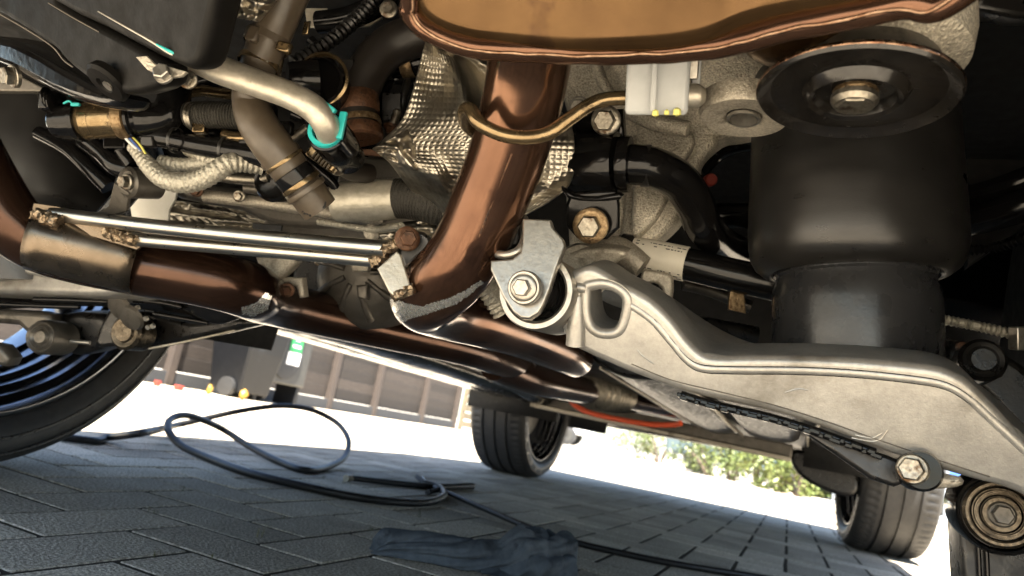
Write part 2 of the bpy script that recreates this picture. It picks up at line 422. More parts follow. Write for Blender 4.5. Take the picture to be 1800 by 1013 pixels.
CW = 0.118; BX0, BY0 = -0.692, 0.762
def paver_mesh(lx, ly, seed, h=.03):
    rr = random.Random(seed); g = .0052; c = .0006
    hx, hy = lx/2-g, ly/2-g
    vs = []
    for (sx, sy) in ((-1, -1), (1, -1), (1, 1), (-1, 1)):
        jx, jy = rr.uniform(-.0012, .0012), rr.uniform(-.0012, .0012)
        vs.append((sx*hx+jx, sy*hy+jy, -h)); vs.append((sx*hx+jx, sy*hy+jy, -c*rr.uniform(.9, 1.2))); vs.append((sx*(hx-c)+jx, sy*(hy-c)+jy, rr.uniform(-.0002, .0002)))
    fs = []
    for k in range(4):
        a, b = k*3, ((k+1) % 4)*3
        fs += [(a, b, b+1, a+1), (a+1, b+1, b+2, a+2)]
    fs.append((2, 5, 8, 11))
    return vs, fs
PM = {}
for o_ in (0, 1):
    for k in range(6):
        vs, fs = paver_mesh(*((2*CW, CW) if o_ == 0 else (CW, 2*CW)), seed=k+10*o_)
        me = bpy.data.meshes.new('paver'); me.from_pydata(vs, [], fs); me.update(); me.materials.append(MATS['concrete'])
        PM[(o_, k)] = (me, vs, fs)
cells = []
for i in range(int((-6.0-BX0)/CW), int((6.0-BX0)/CW)):
    for j in range(int((-4.0-BY0)/CW), int((15.0-BY0)/CW)):
        s_ = (i+j+1) % 4
        if s_ == 0: cells.append((0, BX0+(i+1)*CW, BY0+(j+.5)*CW))
        elif s_ == 2: cells.append((1, BX0+(i+.5)*CW, BY0+(j+1)*CW))
def to_px(p):
    q = V(p)-CAM; d = q.dot(FW)
    return (900+F_PX*q.dot(CR)/d, 506.5-F_PX*q.dot(CU)/d, d) if d > .02 else (-9999, -9999, d)
view = []; rest = []
for c in cells:
    x, y, d = to_px((c[1], c[2], 0))
    if d > .1 and -70 < x < 1870 and 700 < y < 1085 and math.hypot(c[1], c[2]) < 6: view.append((d, c))
    else: rest.append(c)
view.sort(key=lambda t: t[0])
near = [c for d, c in view[:295]]; rest += [c for d, c in view[295:]]
rr = random.Random(3)
for (o_, x, y) in near:
    me = PM[(o_, rr.randrange(6))][0]
    o = bpy.data.objects.new('paver', me); col.objects.link(o)
    o.location = (x, y, rr.uniform(-.0004, .0004)); o.rotation_euler = (rr.uniform(-.003, .003), rr.uniform(-.003, .003), rr.uniform(-.004, .004))
    o.parent = paving; o.matrix_parent_inverse = Matrix.Translation(-WLOC['paving'])
vs = []; fs = []
for (o_, x, y) in rest:
    _, pv, pf = PM[(o_, rr.randrange(6))]; k = len(vs); dz = rr.uniform(-.0005, .0005)
    vs += [(p[0]+x, p[1]+y, p[2]+dz) for p in pv]; fs += [tuple(q+k for q in f) for f in pf]
stuff(finish('pavers', vs, fs, 'concrete', paving, smooth=0))

# moss and small weeds in the joints
vs = []; fs = []
def blade(x, y, h, lean, wdt):
    k = len(vs); a = rr.uniform(0, 2*PI); dx, dy = math.cos(a), math.sin(a)
    px, py = -dy*wdt, dx*wdt
    vs.extend([(x-px, y-py, -.006), (x+px, y+py, -.006), (x+dx*lean*.4+px*.7, y+dy*lean*.4+py*.7, h*.6), (x+dx*lean*.4-px*.7, y+dy*lean*.4-py*.7, h*.6), (x+dx*lean, y+dy*lean, h)])
    fs.extend([(k, k+1, k+2, k+3), (k+3, k+2, k+4)])
for t in range(26):
    i = rr.randrange(-9, 5); j = rr.randrange(-2, 9)
    x = BX0+i*CW; y = BY0+(j+rr.random())*CW
    if rr.random() < .5: x, y = BX0+(i+rr.random())*CW, BY0+j*CW
    for b in range(rr.randrange(2, 8)):
        blade(x+rr.uniform(-.006, .006), y+rr.uniform(-.006, .006), rr.uniform(.004, .011), rr.uniform(.002, .010), .0008)
for (x, y) in [(460, 945), (735, 908)]:
    p = PZ(x, y)
    for b in range(4): blade(p.x+rr.uniform(-.006, .006), p.y+rr.uniform(-.006, .006), rr.uniform(.012, .026), rr.uniform(.004, .012), .0009)
tag(stuff(finish('weeds', vs, fs, 'weed', None, smooth=0)), 'tiny green and dry weeds sprouting from the paving joints', 'weeds')

# ------------------------------------------------------------------ dark plank fence along the left
FX = -6.0
posts = [3.0, 4.2, 5.6, 7.0, 8.42, 9.6, 11.17, 12.5]
fence = thing('plank_fence', (FX, 7.75, 0), 'dark brown plank fence with paler upright posts along the left of the yard', 'fence')
boards = {}
for k in range(len(posts)-1):
    y0, y1 = posts[k]+.05, posts[k+1]-.05
    for b in range(12):
        z0 = .16+b*.142
        MB().box((FX-.02+rr.uniform(-.004, .004), (y0+y1)/2, z0+.068), (AX[0], AX[1], (AX[2]+AX[0]*.09).normalized()), (.02, y1-y0, .160)).make('board', 'wood', fence, bev=.003, smooth=0)
for y in posts:
    MB().box((FX+.02, y, .95), AX, (.09, .10, 1.9)).make('post', 'wood_post', fence, bev=.006, smooth=0)
MB().box((FX+.01, 7.75, .07), AX, (.07, 9.4, .14)).make('gravel_board', 'kerb', fence, bev=.006, smooth=0)
pale = thing('slatted_fence', (FX+.1, 14.6, 0), 'pale yellowish slatted timber fence beyond the end of the dark one', 'fence')
for b in range(12):
    MB().box((FX+.1, 14.7, .12+b*.155), AX, (.03, 4.0, .115)).make('slat', 'wood_pale', pale, bev=.003, smooth=0)
for y in (12.75, 14.7, 16.6): MB().box((FX+.05, y, .95), AX, (.07, .08, 1.9)).make('post', 'wood_pale', pale, bev=.004, smooth=0)

# ------------------------------------------------------------------ things standing before the fence
def wheelie_bin(x, y, label):
    t = thing('wheelie_bin', (x, y, 0), label, 'bin')
    def ring(z, sx, sy, oy=0): return [(x+a*sx, y+b*sy+oy, z) for a, b in ((-1, -1), (1, -1), (1, 1), (-1, 1))]
    v = ring(.06, .20, .22)+ring(.5, .25, .27)+ring(.92, .28, .30)
    f = [(3, 2, 1, 0)]+[(r*4+k, r*4+(k+1) % 4, r*4+4+(k+1) % 4, r*4+4+k) for r in range(2) for k in range(4)]+[(8, 9, 10, 11)]
    finish('bin_body', v, f, 'bin_black', t, smooth=0, bev=.02)
    MB().box((x, y, .955), AX, (.62, .64, .06)).make('lid', 'bin_black', t, bev=.02)
    MB().tube([V((x-.26, y-.25, .9)), V((x-.33, y-.1, .92)), V((x-.33, y+.1, .92)), V((x-.26, y+.25, .9))], .015).make('handle', 'bin_black', t)
    for s in (-1, 1):
        wh = MB().lathe((x+.05, y+s*.24, .1), (0, s, 0), [(.03, -.02), (.1, -.02), (.1, .03), (.05, .035)], 24).make('wheel', 'tyre', t)
    return t
bp_ = PXX(432, 640, -5.4)
wheelie_bin(-5.4, bp_.y, 'black wheeled bin with painted pale highlights standing against the dark fence')
CY = PXX(500, 640, -5.3).y
cb = thing('steel_cabinet', (-5.5, CY, 0), 'grey standing cabinet with round drum and green notice beside the black bin', 'cabinet')
MB().box((-5.5, CY, .66), AX, (.45, .80, .88)).make('cabinet_body', 'bin_grey', cb, bev=.02)
MB().lathe((-5.275, CY, .52), (1, 0, 0), [(.24, -.02), (.24, .02), (.21, .035), (.1, .04)], 40).make('drum', 'kerb', cb)
for s in (-1, 1): MB().box((-5.45, CY+s*.34, .11), AX, (.3, .06, .22)).make('leg', 'bin_black', cb, bev=.005)
MB().box((-5.3, CY-.38, .66), AX, (.05, .05, .9)).make('rail', 'post_grey', cb, bev=.005)
sg = thing('notice_board', (-5.22, CY+.05, .5), 'narrow green and white notice with white figure above the drum', 'sign')
MB().box((-5.235, CY+.05, .80), AX, (.01, .21, .40)).make('green_panel', 'sign_green', sg, bev=0, smooth=0)
MB().box((-5.235, CY+.05, .52), AX, (.01, .22, .14)).make('white_panel', 'white', sg, bev=0, smooth=0)
fb = MB()
fb.lathe((-5.229, CY+.06, .955), (1, 0, 0), [(.022, 0), (.022, .002)], 16)
fb.box((-5.228, CY+.05, .87), AX, (.003, .06, .12)); fb.box((-5.228, CY+.10, .89), AX, (.003, .05, .03)); fb.box((-5.228, CY, .88), AX, (.003, .05, .03))
fb.box((-5.228, CY+.07, .77), AX, (.003, .03, .10)); fb.box((-5.228, CY+.03, .77), AX, (.003, .03, .10)); fb.box((-5.228, CY+.05, .66), AX, (.003, .15, .03))
fb.make('pictogram', 'white', sg, smooth=0)
def lump(name, c, r, m, label, cat, seed):
    vs = []; fs = []; nu, nv = 16, 9
    for j in range(nv+1):
        for i in range(nu):
            th = PI*j/nv; ph = 2*PI*i/nu
            d = V((math.sin(th)*math.cos(ph), math.sin(th)*math.sin(ph), math.cos(th)))
            q = 1+.45*noise.noise(d*1.6+V((seed, 0, 0)))
            vs.append(V((c[0]+d.x*r[0]*q, c[1]+d.y*r[1]*q, max(.001, c[2]+d.z*r[2]*q))))
    for j in range(nv):
        for i in range(nu): fs.append((j*nu+i, (j+1)*nu+i, (j+1)*nu+(i+1) % nu, j*nu+(i+1) % nu))
    return tag(finish(name, vs, fs, m, None, smooth=60), label, cat)
lump('yellow_bag', (-5.0, PXX(372, 672, -5.0).y, .05), (.025, .025, .045), 'yellow', 'small yellow crumpled bag on the ground before the black bin', 'bag', 1.3)
lump('yellow_bag', (-4.95, PXX(432, 680, -4.95).y, .055), (.035, .045, .05), 'yellow', 'larger yellow crumpled bag on the ground by the grey cabinet', 'bag', 4.7)
tag(MB().box((-5.3, PXX(275, 680, -5.3).y, .026), AX, (.04, .05, .05)).make('red_block', 'red', None, bev=.003), 'larger red block on the ground beside the left tyre', 'block')
tag(MB().box((-5.1, PXX(312, 690, -5.1).y, .024), AX, (.05, .07, .045)).make('red_block', 'red', None, bev=.003), 'smaller red block on the ground between tyre and bin', 'block')

# ------------------------------------------------------------------ far side of the yard: cars, bushes, gate
def far_car(x, y, rz, m, label):
    t = thing('parked_car', (x, y, 0), label, 'car', 'cars parked across the yard')
    def W(p): return V((x+p[0]*math.cos(rz)-p[1]*math.sin(rz), y+p[0]*math.sin(rz)+p[1]*math.cos(rz), p[2]))
    prof = [(-2.1, .35), (-2.15, .7), (-2.0, .95), (-1.2, 1.0), (-.6, 1.42), (.9, 1.45), (1.75, 1.0), (2.1, .85), (2.15, .4)]
    v = []; n = len(prof)
    for s, ins in ((-.85, 0), (.85, 0)):
        for (a, z) in prof:
            k = .86 if z > 1.1 else 1.0
            v.append(W((a, s*k, z)))
    f = [tuple(range(n)), tuple(reversed(range(n, 2*n)))]+[(i, i+n, (i+1) % n+n, (i+1) % n) for i in range(n)]
    finish('car_body', v, f, m, t, smooth=0, bev=.05)
    for s in (-1, 1):
        q = [(-1.05, .97), (-.55, 1.36), (.85, 1.38), (1.5, 1.0)]
        vv_ = [W((a, s*(.86 - (.09 if z > 1.1 else 0)), z)) for a, z in q]
        vv_ += [W((a, s*(.80 - (.09 if z > 1.1 else 0)), z)) for a, z in q]
        finish('window', vv_, [(0, 1, 2, 3), (7, 6, 5, 4), (0, 4, 5, 1), (1, 5, 6, 2), (2, 6, 7, 3), (3, 7, 4, 0)], 'glass', t, smooth=0)
        for a in (-1.35, 1.35):
            wb = MB().lathe(W((a, s*.70, .32)), (W((0, s, 0))-W((0, 0, 0))), [(.32, 0), (.32, .17), (.24, .19)], 28)
            wb.lathe(W((a, s*.70, .32)), (W((0, s, 0))-W((0, 0, 0))), [(.22, .17), (.2, .2), (.05, .19)], 20, 1)
            wb.make('wheel', 'tyre', t, mats=['bin_grey'])
        lp = MB().box(W((2.08, s*.62, .72)), AX, (.12, .28, .14)).make('headlight', 'white', t, bev=.02)
    return t
far_car(-8.7, 25.0, math.radians(8), 'car_white', 'white parked car at the far side, leftmost behind the front tyre')
far_car(-.75, 18.8, math.radians(4), 'car_silver', 'silver parked car among the bushes across the yard')
far_car(1.6, 17.2, math.radians(-6), 'car_blue', 'blue parked car behind the rightmost bushes')
def bush(x, y, r, h, n, label, seed):
    t = thing('bush', (x, y, 0), label, 'bush', 'bushes across the yard')
    rg = random.Random(seed); vs = []; fs = []
    cl = [(rg.uniform(-r, r)*.75, rg.uniform(-r, r)*.75, rg.uniform(.15, 1)*h*.8, rg.uniform(.2, .45)*r) for _ in range(14)]
    for k in range(n):
        c = cl[rg.randrange(len(cl))]
        d = V((rg.gauss(0, 1), rg.gauss(0, 1), rg.gauss(0, 1))).normalized()*c[3]*rg.uniform(.6, 1.15)
        p = V((x+c[0]+d.x, y+c[1]+d.y, max(.04, c[2]+d.z)))
        a = V((rg.gauss(0, 1), rg.gauss(0, 1), rg.gauss(0, 1))).normalized(); b = a.cross(V((rg.gauss(0, 1), rg.gauss(0, 1), .5))).normalized()
        s = rg.uniform(.03, .07); q = len(vs)
        vs += [p-a*s, p+b*s*.5, p+a*s, p-b*s*.5]; fs.append((q, q+1, q+2, q+3))
    finish('foliage', vs, fs, 'leaf', t, smooth=0)
    st = MB()
    for c in cl[:7]:
        st.tube([V((x+c[0]*.15, y+c[1]*.15, 0)), V((x+c[0]*.5, y+c[1]*.5, c[2]*.55)), V((x+c[0], y+c[1], c[2]))], [.025, .018, .008], seg=6, res=3)
    st.make('stem', 'bark', t)
names = ['low green bush just right of the white car', 'yellow green bush second from the white car', 'tall yellow green bush behind the silver car',
         'wide yellow bush right of the silver car', 'green bush at the middle of the far hedge', 'round green bush left of the blue car', 'low bush in front of the blue car', 'rightmost bush beside the brick gate pillar']
for k, (px, Y, r, h) in enumerate([(1120, 24, .9, 1.3), (1160, 22, .8, 1.4), (1215, 21, .8, 1.9), (1250, 17, .8, 1.3), (1290, 16, .7, 1.2), (1330, 14.5, .6, 1.1), (1372, 13.2, .55, .9), (1408, 12.4, .45, .9)]):
    p = PY(px, 790+ (px-1120)*.21, Y); bush(p.x, Y, r, h, 900, names[k], k+5)
gp = thing('gate_pillar', (1.15, 12.6, 0), 'reddish brick gate pillar left of the right front tyre', 'pillar')
for b in range(13):
    for s in range(2):
        MB().box((1.15+(s-.5)*.36+(.09 if b % 2 else -.09)*0, 12.6, .05+b*.085), AX, (.345, .5, .075)).make('brick', 'brick_red', gp, bev=.004, smooth=0)
MB().box((1.15, 12.6, .55), AX, (.68, .46, 1.1)).make('core', 'kerb', gp, smooth=0)
gpost = thing('gate_post', (.70, 12.3, 0), 'pale grey metal post beside the brick pillar', 'post')
MB().box((.70, 12.3, .7), AX, (.14, .14, 1.4)).make('shaft', 'post_grey', gpost, bev=.01)
MB().box((.70, 12.3, 1.42), AX, (.18, .18, .04)).make('cap', 'post_grey', gpost, bev=.01)
MB().box((.70, 12.3, .02), AX, (.22, .22, .04)).make('base_plate', 'post_grey', gpost, bev=.01)
ga = thing('metal_gate', (1.9, 6.6, 0), 'blue grey metal gate frame behind the right front tyre', 'gate')
g0 = PZ(1652, 955)
for k, (dx, wd) in enumerate(((0, .10), (.55, .06), (1.5, .08))):
    MB().box((g0.x+dx, g0.y+.6, .72), AX, (wd, .07, 1.4)).make('upright', 'post_grey', ga, bev=.006)
for z in (.14, .75, 1.38): MB().box((g0.x+.75, g0.y+.6, z), AX, (1.42, .05, .07)).make('rail', 'post_grey', ga, bev=.005)
for k in range(8): MB().box((g0.x+.12+k*.17, g0.y+.6, .76), AX, (.02, .02, 1.2)).make('bar', 'post_grey', ga, bev=.003)

# ================================================================== THE CAR
XC = -0.455; YR, YF = 0.66, 3.48; TR = .8275
car = thing('car', (XC, 2.0, 0), 'dark car standing over the camera, its whole underside and suspension in view', 'car')

# ------------------------------------------------------------------ outer shell
def arch(cy, r, up=True):
    r = r+.02
    return [V((0, cy-r*math.cos(PI*k/14), .375+r*math.sin(PI*k/14)+0.0)) for k in range(15)]
prof_low = [V((0, -.08, .46))]+[V((0, YR-.47, .42))]+arch(YR, .445)+[V((0, YR+.46, .365)), V((0, YF-.46, .365))]+arch(YF, .445)+[V((0, YF+.47, .34)), V((0, 4.36, .34))]
prof_top = [V((0, 4.43, .5)), V((0, 4.42, .78)), V((0, 4.15, .98)), V((0, 3.3, 1.08)), V((0, 2.5, 1.60)), V((0, 1.6, 1.69)), V((0, .5, 1.66)), V((0, .10, 1.5)), V((0, -.07, 1.05)), V((0, -.12, .62))]
for s, nm in ((-1, 'left'), (1, 'right')):
    xs = XC+s*.955
    pts = [V((xs, p.y, p.z)) for p in prof_low+prof_top]
    plate('side_panel', [pts], V((xs, 0, 0)), (s, 0, 0), .03, 'body_paint', car, bev=.006)
    gl = [V((xs, 3.0, 1.1)), V((xs, 2.45, 1.52)), V((xs, 1.6, 1.6)), V((xs, .65, 1.57)), V((xs, .2, 1.35)), V((xs, .25, 1.08))]
    plate('side_window', [gl], V((xs+s*.006, 0, 0)), (s, 0, 0), .012, 'glass', car, bev=.002)
tp = [V((0, -.08, .46))]+list(reversed(prof_top))+[V((0, 4.36, .34))]
vs = []; fs = []
for p in tp:
    for X in (XC-.93, XC+.93): vs.append((X, p.y, p.z))
fs = [(2*i, 2*i+2, 2*i+3, 2*i+1) for i in range(len(tp)-1)]
finish('body_skin', vs, fs, 'body_paint', car, smooth=40, solid=.012)
# floor: high over the rear axle, low and flat ahead of it
MB().box((XC, .55, .665), AX, (1.80, 1.18, .03)).make('floor_pan', 'black_matt', car)
MB().box((XC, 1.16, .53), AX, (1.10, .03, .28)).make('bulkhead', 'black_matt', car)
MB().box((XC, -.04, .56), AX, (1.74, .04, .18)).make('bumper_beam', 'black_matt', car, bev=.01)
MB().box((XC, 2.65, .415), AX, (1.86, 2.95, .03)).make('underfloor', 'underfloor', car, bev=.004)
for s in (-1, 1):
    MB().box((XC+s*.885, 2.03, .385), AX, (.10, 1.95, .05)).make('sill', 'underfloor', car, bev=.012)
    for cy in (YR, YF):
        vs = []; fs = []; n = 20
        x0, x1 = XC+s*(.70 if (cy == YR and s > 0) else .50), XC+s*.935
        for k in range(n+1):
            t = PI*(-.06+1.12*k/n)
            for X in (x0, x1): vs.append((X, cy-.470*math.cos(t), .375+.470*math.sin(t)))
        fs = [(2*k, 2*k+1, 2*k+3, 2*k+2) for k in range(n)]
        finish('wheel_arch_liner', vs, fs, 'black_matt', car, solid=.004)
# long floor panels and heat shields ahead of the axle, each with folded edges
def floor_strip(x0, x1, y0, y1, z, m, name, crown=.012):
    vs = []; fs = []; nx, ny = 10, 26
    for j in range(ny+1):
        for i in range(nx+1):
            a = i/nx; b = j/ny
            zz = z - crown*(math.sin(PI*a)**.6) + .003*noise.noise(V((a*3, b*14, x0*9)))
            if i in (0, nx): zz = z+.004
            vs.append((x0+(x1-x0)*a, y0+(y1-y0)*b, zz))
    fs = [(j*(nx+1)+i, (j+1)*(nx+1)+i, (j+1)*(nx+1)+i+1, j*(nx+1)+i+1) for j in range(ny) for i in range(nx)]
    return finish(name, vs, fs, m, car, smooth=60, solid=.002)
floor_strip(-1.34, -1.16, 1.25, 3.0, .372, 'floor_shield', 'heat_shield', .02)
floor_strip(-1.13, -.98, 1.25, 3.0, .376, 'floor_shield', 'heat_shield', .03)
floor_strip(-.93, -.62, 1.5, 3.05, .385, 'underfloor', 'floor_panel', .02)
floor_strip(-.34, -.20, 1.2, 2.9, .372, 'black_satin', 'floor_panel', .02)
floor_strip(-.17, .02, 1.2, 2.9, .376, 'black_satin', 'floor_panel', .02)
for xx, zz in ((-.345, .366), (-.185, .360), (.04, .364)):  # shiny tubes stand in for long highlights on the floor panels
    tube('floor_glint', [V((xx, 1.3, zz)), V((xx+.01, 1.8, zz-.004)), V((xx, 2.3, zz)), V((xx+.012, 2.85, zz-.003))], [.004, .007, .009, .006], 'steel', car, seg=12, flat=.5)
floor_strip(.06, .36, 1.2, 2.9, .378, 'underfloor', 'floor_panel', .02)
# front cross member with sun bounce painted as a pale lower edge, and the orange cable above it
a0, a1 = PY(935, 707, 3.0), PY(1392, 803, 3.0)
ax = (a1-a0).normalized(); up = V((0, 0, 1)); up = (up-ax*up.dot(ax)).normalized()
MB().box((a0+a1)/2+V((0, .10, .02)), (ax, AX[1], up), ((a1-a0).length, .20, .05)).make('cross_member', 'grey_beam', car, bev=.006)
MB().box((a0+a1)/2+V((0, -.01, -.012)), (ax, AX[1], up), ((a1-a0).length*.995, .03, .018)).make('cross_member_lit_edge', 'cast', car, bev=.004)
tube('orange_cable', [PY(1000, 698, 2.75), PY(1010, 712, 2.75), PY(1040, 727, 2.74), PY(1090, 738, 2.72), PY(1140, 746, 2.7), PY(1180, 747, 2.68), PY(1197, 744, 2.66)], .010, 'orange', car, label='bright orange sheathed cable under the front floor')
# front suspension lumps beside the right front wheel
plate('front_arm', [[(1392, 790), (1440, 800), (1500, 822), (1510, 862), (1480, 872), (1425, 850), (1395, 822)]], V((0, 3.15, .25)), 'Y', .10, 'black_satin', car, bev=.015, smooth_out=3)

# ------------------------------------------------------------------ wheels
def wheel(cx, cy, s, rz=0.0, R=.372, W=.285, label=None, rs=1.06):
    c = V((cx, cy, R)); ax = V((s*math.cos(rz), s*math.sin(rz), 0))        # ax points outboard
    e1 = V((0, 0, 1)); e2 = ax.cross(e1)
    def pt(r, h, t): return c + ax*h + (e1*math.cos(t)+e2*math.sin(t))*r
    b = MB(); b.lathe(c, ax, [(.045, -.09), (.075, -.09), (.075, -.03), (.17, -.03), (.17, .0), (.06, .0), (.055, .06)], 48)
    root = b.make('wheel', 'grey_beam', car, label=label)
    prof = []  # (radius, height, kind)
    hw = W/2
    r0 = .262*rs; kq = (R-r0)/.110; side = [(r0, -.105), (r0+.006, -.122), (r0+.023*kq, -.138), (r0+.043*kq, -hw), (r0+.063*kq, -hw), (r0+.083*kq, -hw*.97), (r0+.096*kq, -hw*.90)]
    prof += [(r, h, 0) for r, h in side]
    prof += [(R-.006, -hw*.80, 1), (R-.003, -hw*.68, 1), (R-.0025, -hw*.60, 1)]
    for g in (-.42, 0.0, .42):
        prof += [(R-.001, hw*(g-.13), 2), (R-.001, hw*(g-.055), 2), (R-.009, hw*(g-.045), 2), (R-.009, hw*(g+.045), 2), (R-.001, hw*(g+.055), 2), (R-.001, hw*(g+.13), 2)]
    prof += [(R-.0025, hw*.60, 1), (R-.003, hw*.68, 1), (R-.006, hw*.80, 1)]
    prof += [(r, -h, 0) for r, h in reversed(side)]
    seg = 288; vs = []; fs = []
    for (r, h, kd) in prof:
        for k in range(seg):
            rr_ = r
            if kd == 1 and k % 4 == 0: rr_ -= .005
            vs.append(pt(rr_, h, 2*PI*k/seg))
    n = len(prof)
    for i in range(n-1):
        for k in range(seg):
            k2 = (k+1) % seg; fs.append((i*seg+k, i*seg+k2, (i+1)*seg+k2, (i+1)*seg+k))
    finish('tyre', vs, fs, 'tyre', root, smooth=40)
    # raised rings and lettering blocks on the inner wall
    rb = MB()
    for r in (r0+.045*kq, r0+.076*kq): rb.lathe(c, ax, [(r-.0025, -hw-.0002), (r-.0012, -hw-.0022), (r+.0012, -hw-.0022), (r+.0025, -hw-.0002)], 96, cap0=False, cap1=False)
    for k in range(26):
        t = 2*PI*(k/26)
        if k % 13 < 7:
            q = pt(r0+.06*kq, -hw-.0008, t); rad = (q-c-ax*(q-c).dot(ax)).normalized()
            rb.box(q, (rad, ax, rad.cross(ax)), (.016, .002, .010))
    rb.make('sidewall_lettering', 'tyre_gloss', root)
    rim = [(.268, -.128), (.262, -.128), (.258, -.120), (.256, -.105), (.246, -.098), (.244, -.085), (.236, -.080), (.235, -.06), (.228, -.056), (.227, -.034), (.221, -.030), (.220, .0), (.214, .004), (.213, .05), (.222, .075), (.250, .10), (.258, .115), (.266, .122), (.27, .12)]
    rim = [(r*rs, h) for r, h in rim]
    MB().lathe(c, ax, rim, 96, cap0=False, cap1=False).make('rim', 'rim', root, solid=.004, smooth=25)
    sp = MB()
    for k in range(10):
        t = 2*PI*k/10
        a = pt(.04, .075, t); d = pt(.225*rs, .088, t); rad = (d-a).normalized()
        sp.box((a+d)/2, (rad, ax, rad.cross(ax)), ((d-a).length, .026, .034))
    sp.lathe(c, ax, [(.07, .06), (.07, .09), (.05, .1)], 36)
    sp.make('spokes', 'rim', root, bev=.004)
    return root
wheel(-1.300, YR+.055, -1, R=.402, W=.295, rs=1.19, label='left rear wheel with grooved bluish rim seen from inside')
lathe('brake_shield', V((.232, YR+.055, .40)), (1, 0, 0), [(.03, 0), (.352, 0), (.358, .004), (.352, .008), (.03, .012)], 'black_matt', car, seg=64)
wheel(.400, YR+.055, 1, R=.402, W=.295, rs=1.19, label='right rear wheel just outside the suspension')
wheel(-1.283, YF, -1, math.radians(-1), label='left front wheel seen from behind')
wheel(.372, YF, 1, math.radians(5), label='right front wheel seen from behind')

# ------------------------------------------------------------------ rear silencer above the camera
ZL = .46
def on_slope(x, y):
    p = PZ(x, y, ZL)
    if p.y < .372:
        r = ray(x, y); n_ = V((0, .68, 1)); p = CAM + r*((V((0, .372, ZL))-CAM).dot(n_)/r.dot(n_))
    p = p.copy(); p.z = ZL; return p
edge = [on_slope(x, y) for x, y in [(716, -10), (716, 20), (742, 52), (800, 78), (870, 90), (1000, 97), (1150, 96), (1250, 88), (1320, 74), (1400, 52), (1500, 32), (1600, 12), (1690, -2)]]
back = [V((.10, .31, ZL)), V((.11, .26, ZL)), V((.09, .18, ZL)), V((.055, .12, ZL)), V((0, .10, ZL)), V((-.12, .095, ZL)), V((-.2, .105, ZL)), V((-.24, .14, ZL)), V((-.25, .22, ZL)), V((-.243, .28, ZL))]
ring = [V(p) for p in smooth_poly([tuple(p) for p in edge+back], 4)]
cen = V((-.085, .235, ZL)); n = len(ring)
def inset(p, d):
    q = p-cen; q.z = 0; return cen + q*(1-d/q.length)
mb = []
levels = [(.010, ZL-.004), (.014, ZL-.006), (.020, ZL-.005), (.03, ZL-.001), (.06, ZL+.004), (.12, ZL+.008)]
vs = []; fs = []
for d, z in levels:
    for p in ring: q = inset(p, min(d, (p-cen).length*.8)); vs.append(V((q.x, q.y, z+.68*max(0, (.372-q.y)))))
for i in range(len(levels)-1):
    for k in range(n): fs.append((i*n+k, (i+1)*n+k, (i+1)*n+(k+1) % n, i*n+(k+1) % n))
fs.append(tuple((len(levels)-1)*n+k for k in range(n)))
lv2 = [(.012, ZL+.004), (.012, ZL+.03), (.03, ZL+.04), (.09, ZL+.045)]
k0 = len(vs)
for d, z in lv2:
    for p in ring: q = inset(p, min(d, (p-cen).length*.8)); vs.append(V((q.x, q.y, z+.68*max(0, (.372-q.y)))))
for i in range(len(lv2)-1):
    for k in range(n): fs.append((k0+i*n+k, k0+i*n+(k+1) % n, k0+(i+1)*n+(k+1) % n, k0+(i+1)*n+k))
fs.append(tuple(k0+3*n+k for k in range(n)))
muf = finish('muffler', vs, fs, 'muffler', car, smooth=60, label='gold brown heat tinted rear silencer with a crimped seam')
# crimped seam: an uneven rolled bead
C = []; R = []
rs = [V(p) for p in smooth_poly([tuple(p) for p in ring], 3)]
for k, p in enumerate(rs):
    C.append(inset(p, .004) + V((0, 0, .68*max(0, .372-p.y)-.001+.0005*noise.noise(V((p.x*60, p.y*60, 0))))))
    R.append(.0070*(1+.06*noise.noise(V((p.x*45, p.y*45, 3)))))
MB().rawtube(C, R, 14, closed=True).make('seam_bead', 'exhaust', muf, smooth=60)
C2 = []; R2 = []
for k, p in enumerate(rs):
    C2.append(inset(p, .0098) + V((0, 0, .68*max(0, .372-p.y)-.0058+.0010*noise.noise(V((p.x*70, p.y*70, 9))))))
    R2.append(.0013*(1+.25*noise.noise(V((p.x*80, p.y*80, 5)))))
MB().rawtube(C2, R2, 12, closed=True).make('seam_lip', 'lip_highlight', muf, smooth=60)  # thin paler bead paints the highlight along the lip
# side bulge of the upper shell
bl = P(1402, 68, .435)
MB().lathe(bl, (.05, .1, -1), [(.0325*math.cos(a), .0135*math.sin(a)) for a in [PI*(-.45+k*.093) for k in range(11)]], 48).make('inlet_bulge', 'muffler', muf)

# ------------------------------------------------------------------ tail pipes
RP = .031
dp = tube('exhaust_pipe', [(938, 40, .50), (930, 110, .525), (915, 190, .545), (893, 270, .563), (862, 350, .58), (832, 420, .592), (796, 478, .605), (762, 508, .63), (750, 526, .672), (790, 546, .74), (850, 563, .80), (920, 588, .90), (985, 616, 1.02), (1012, 632, 1.12)],
          [RP, RP, RP, RP, RP, RP*1.0, RP*1.02, RP*1.05, RP*1.06, RP, RP, RP*.98, RP*.98, RP*.9], 'exhaust', car, seg=32, res=10, label='brown right tail pipe rising to the silencer')
# raised weld seam down the pipe
sm_ = []
for (x, y, d) in [(900, 270, .532), (868, 350, .549), (843, 415, .56), (828, 455, .57)]: sm_.append(P(x, y, d))
tube('weld_seam', sm_, .0011, 'rust', dp, seg=8)
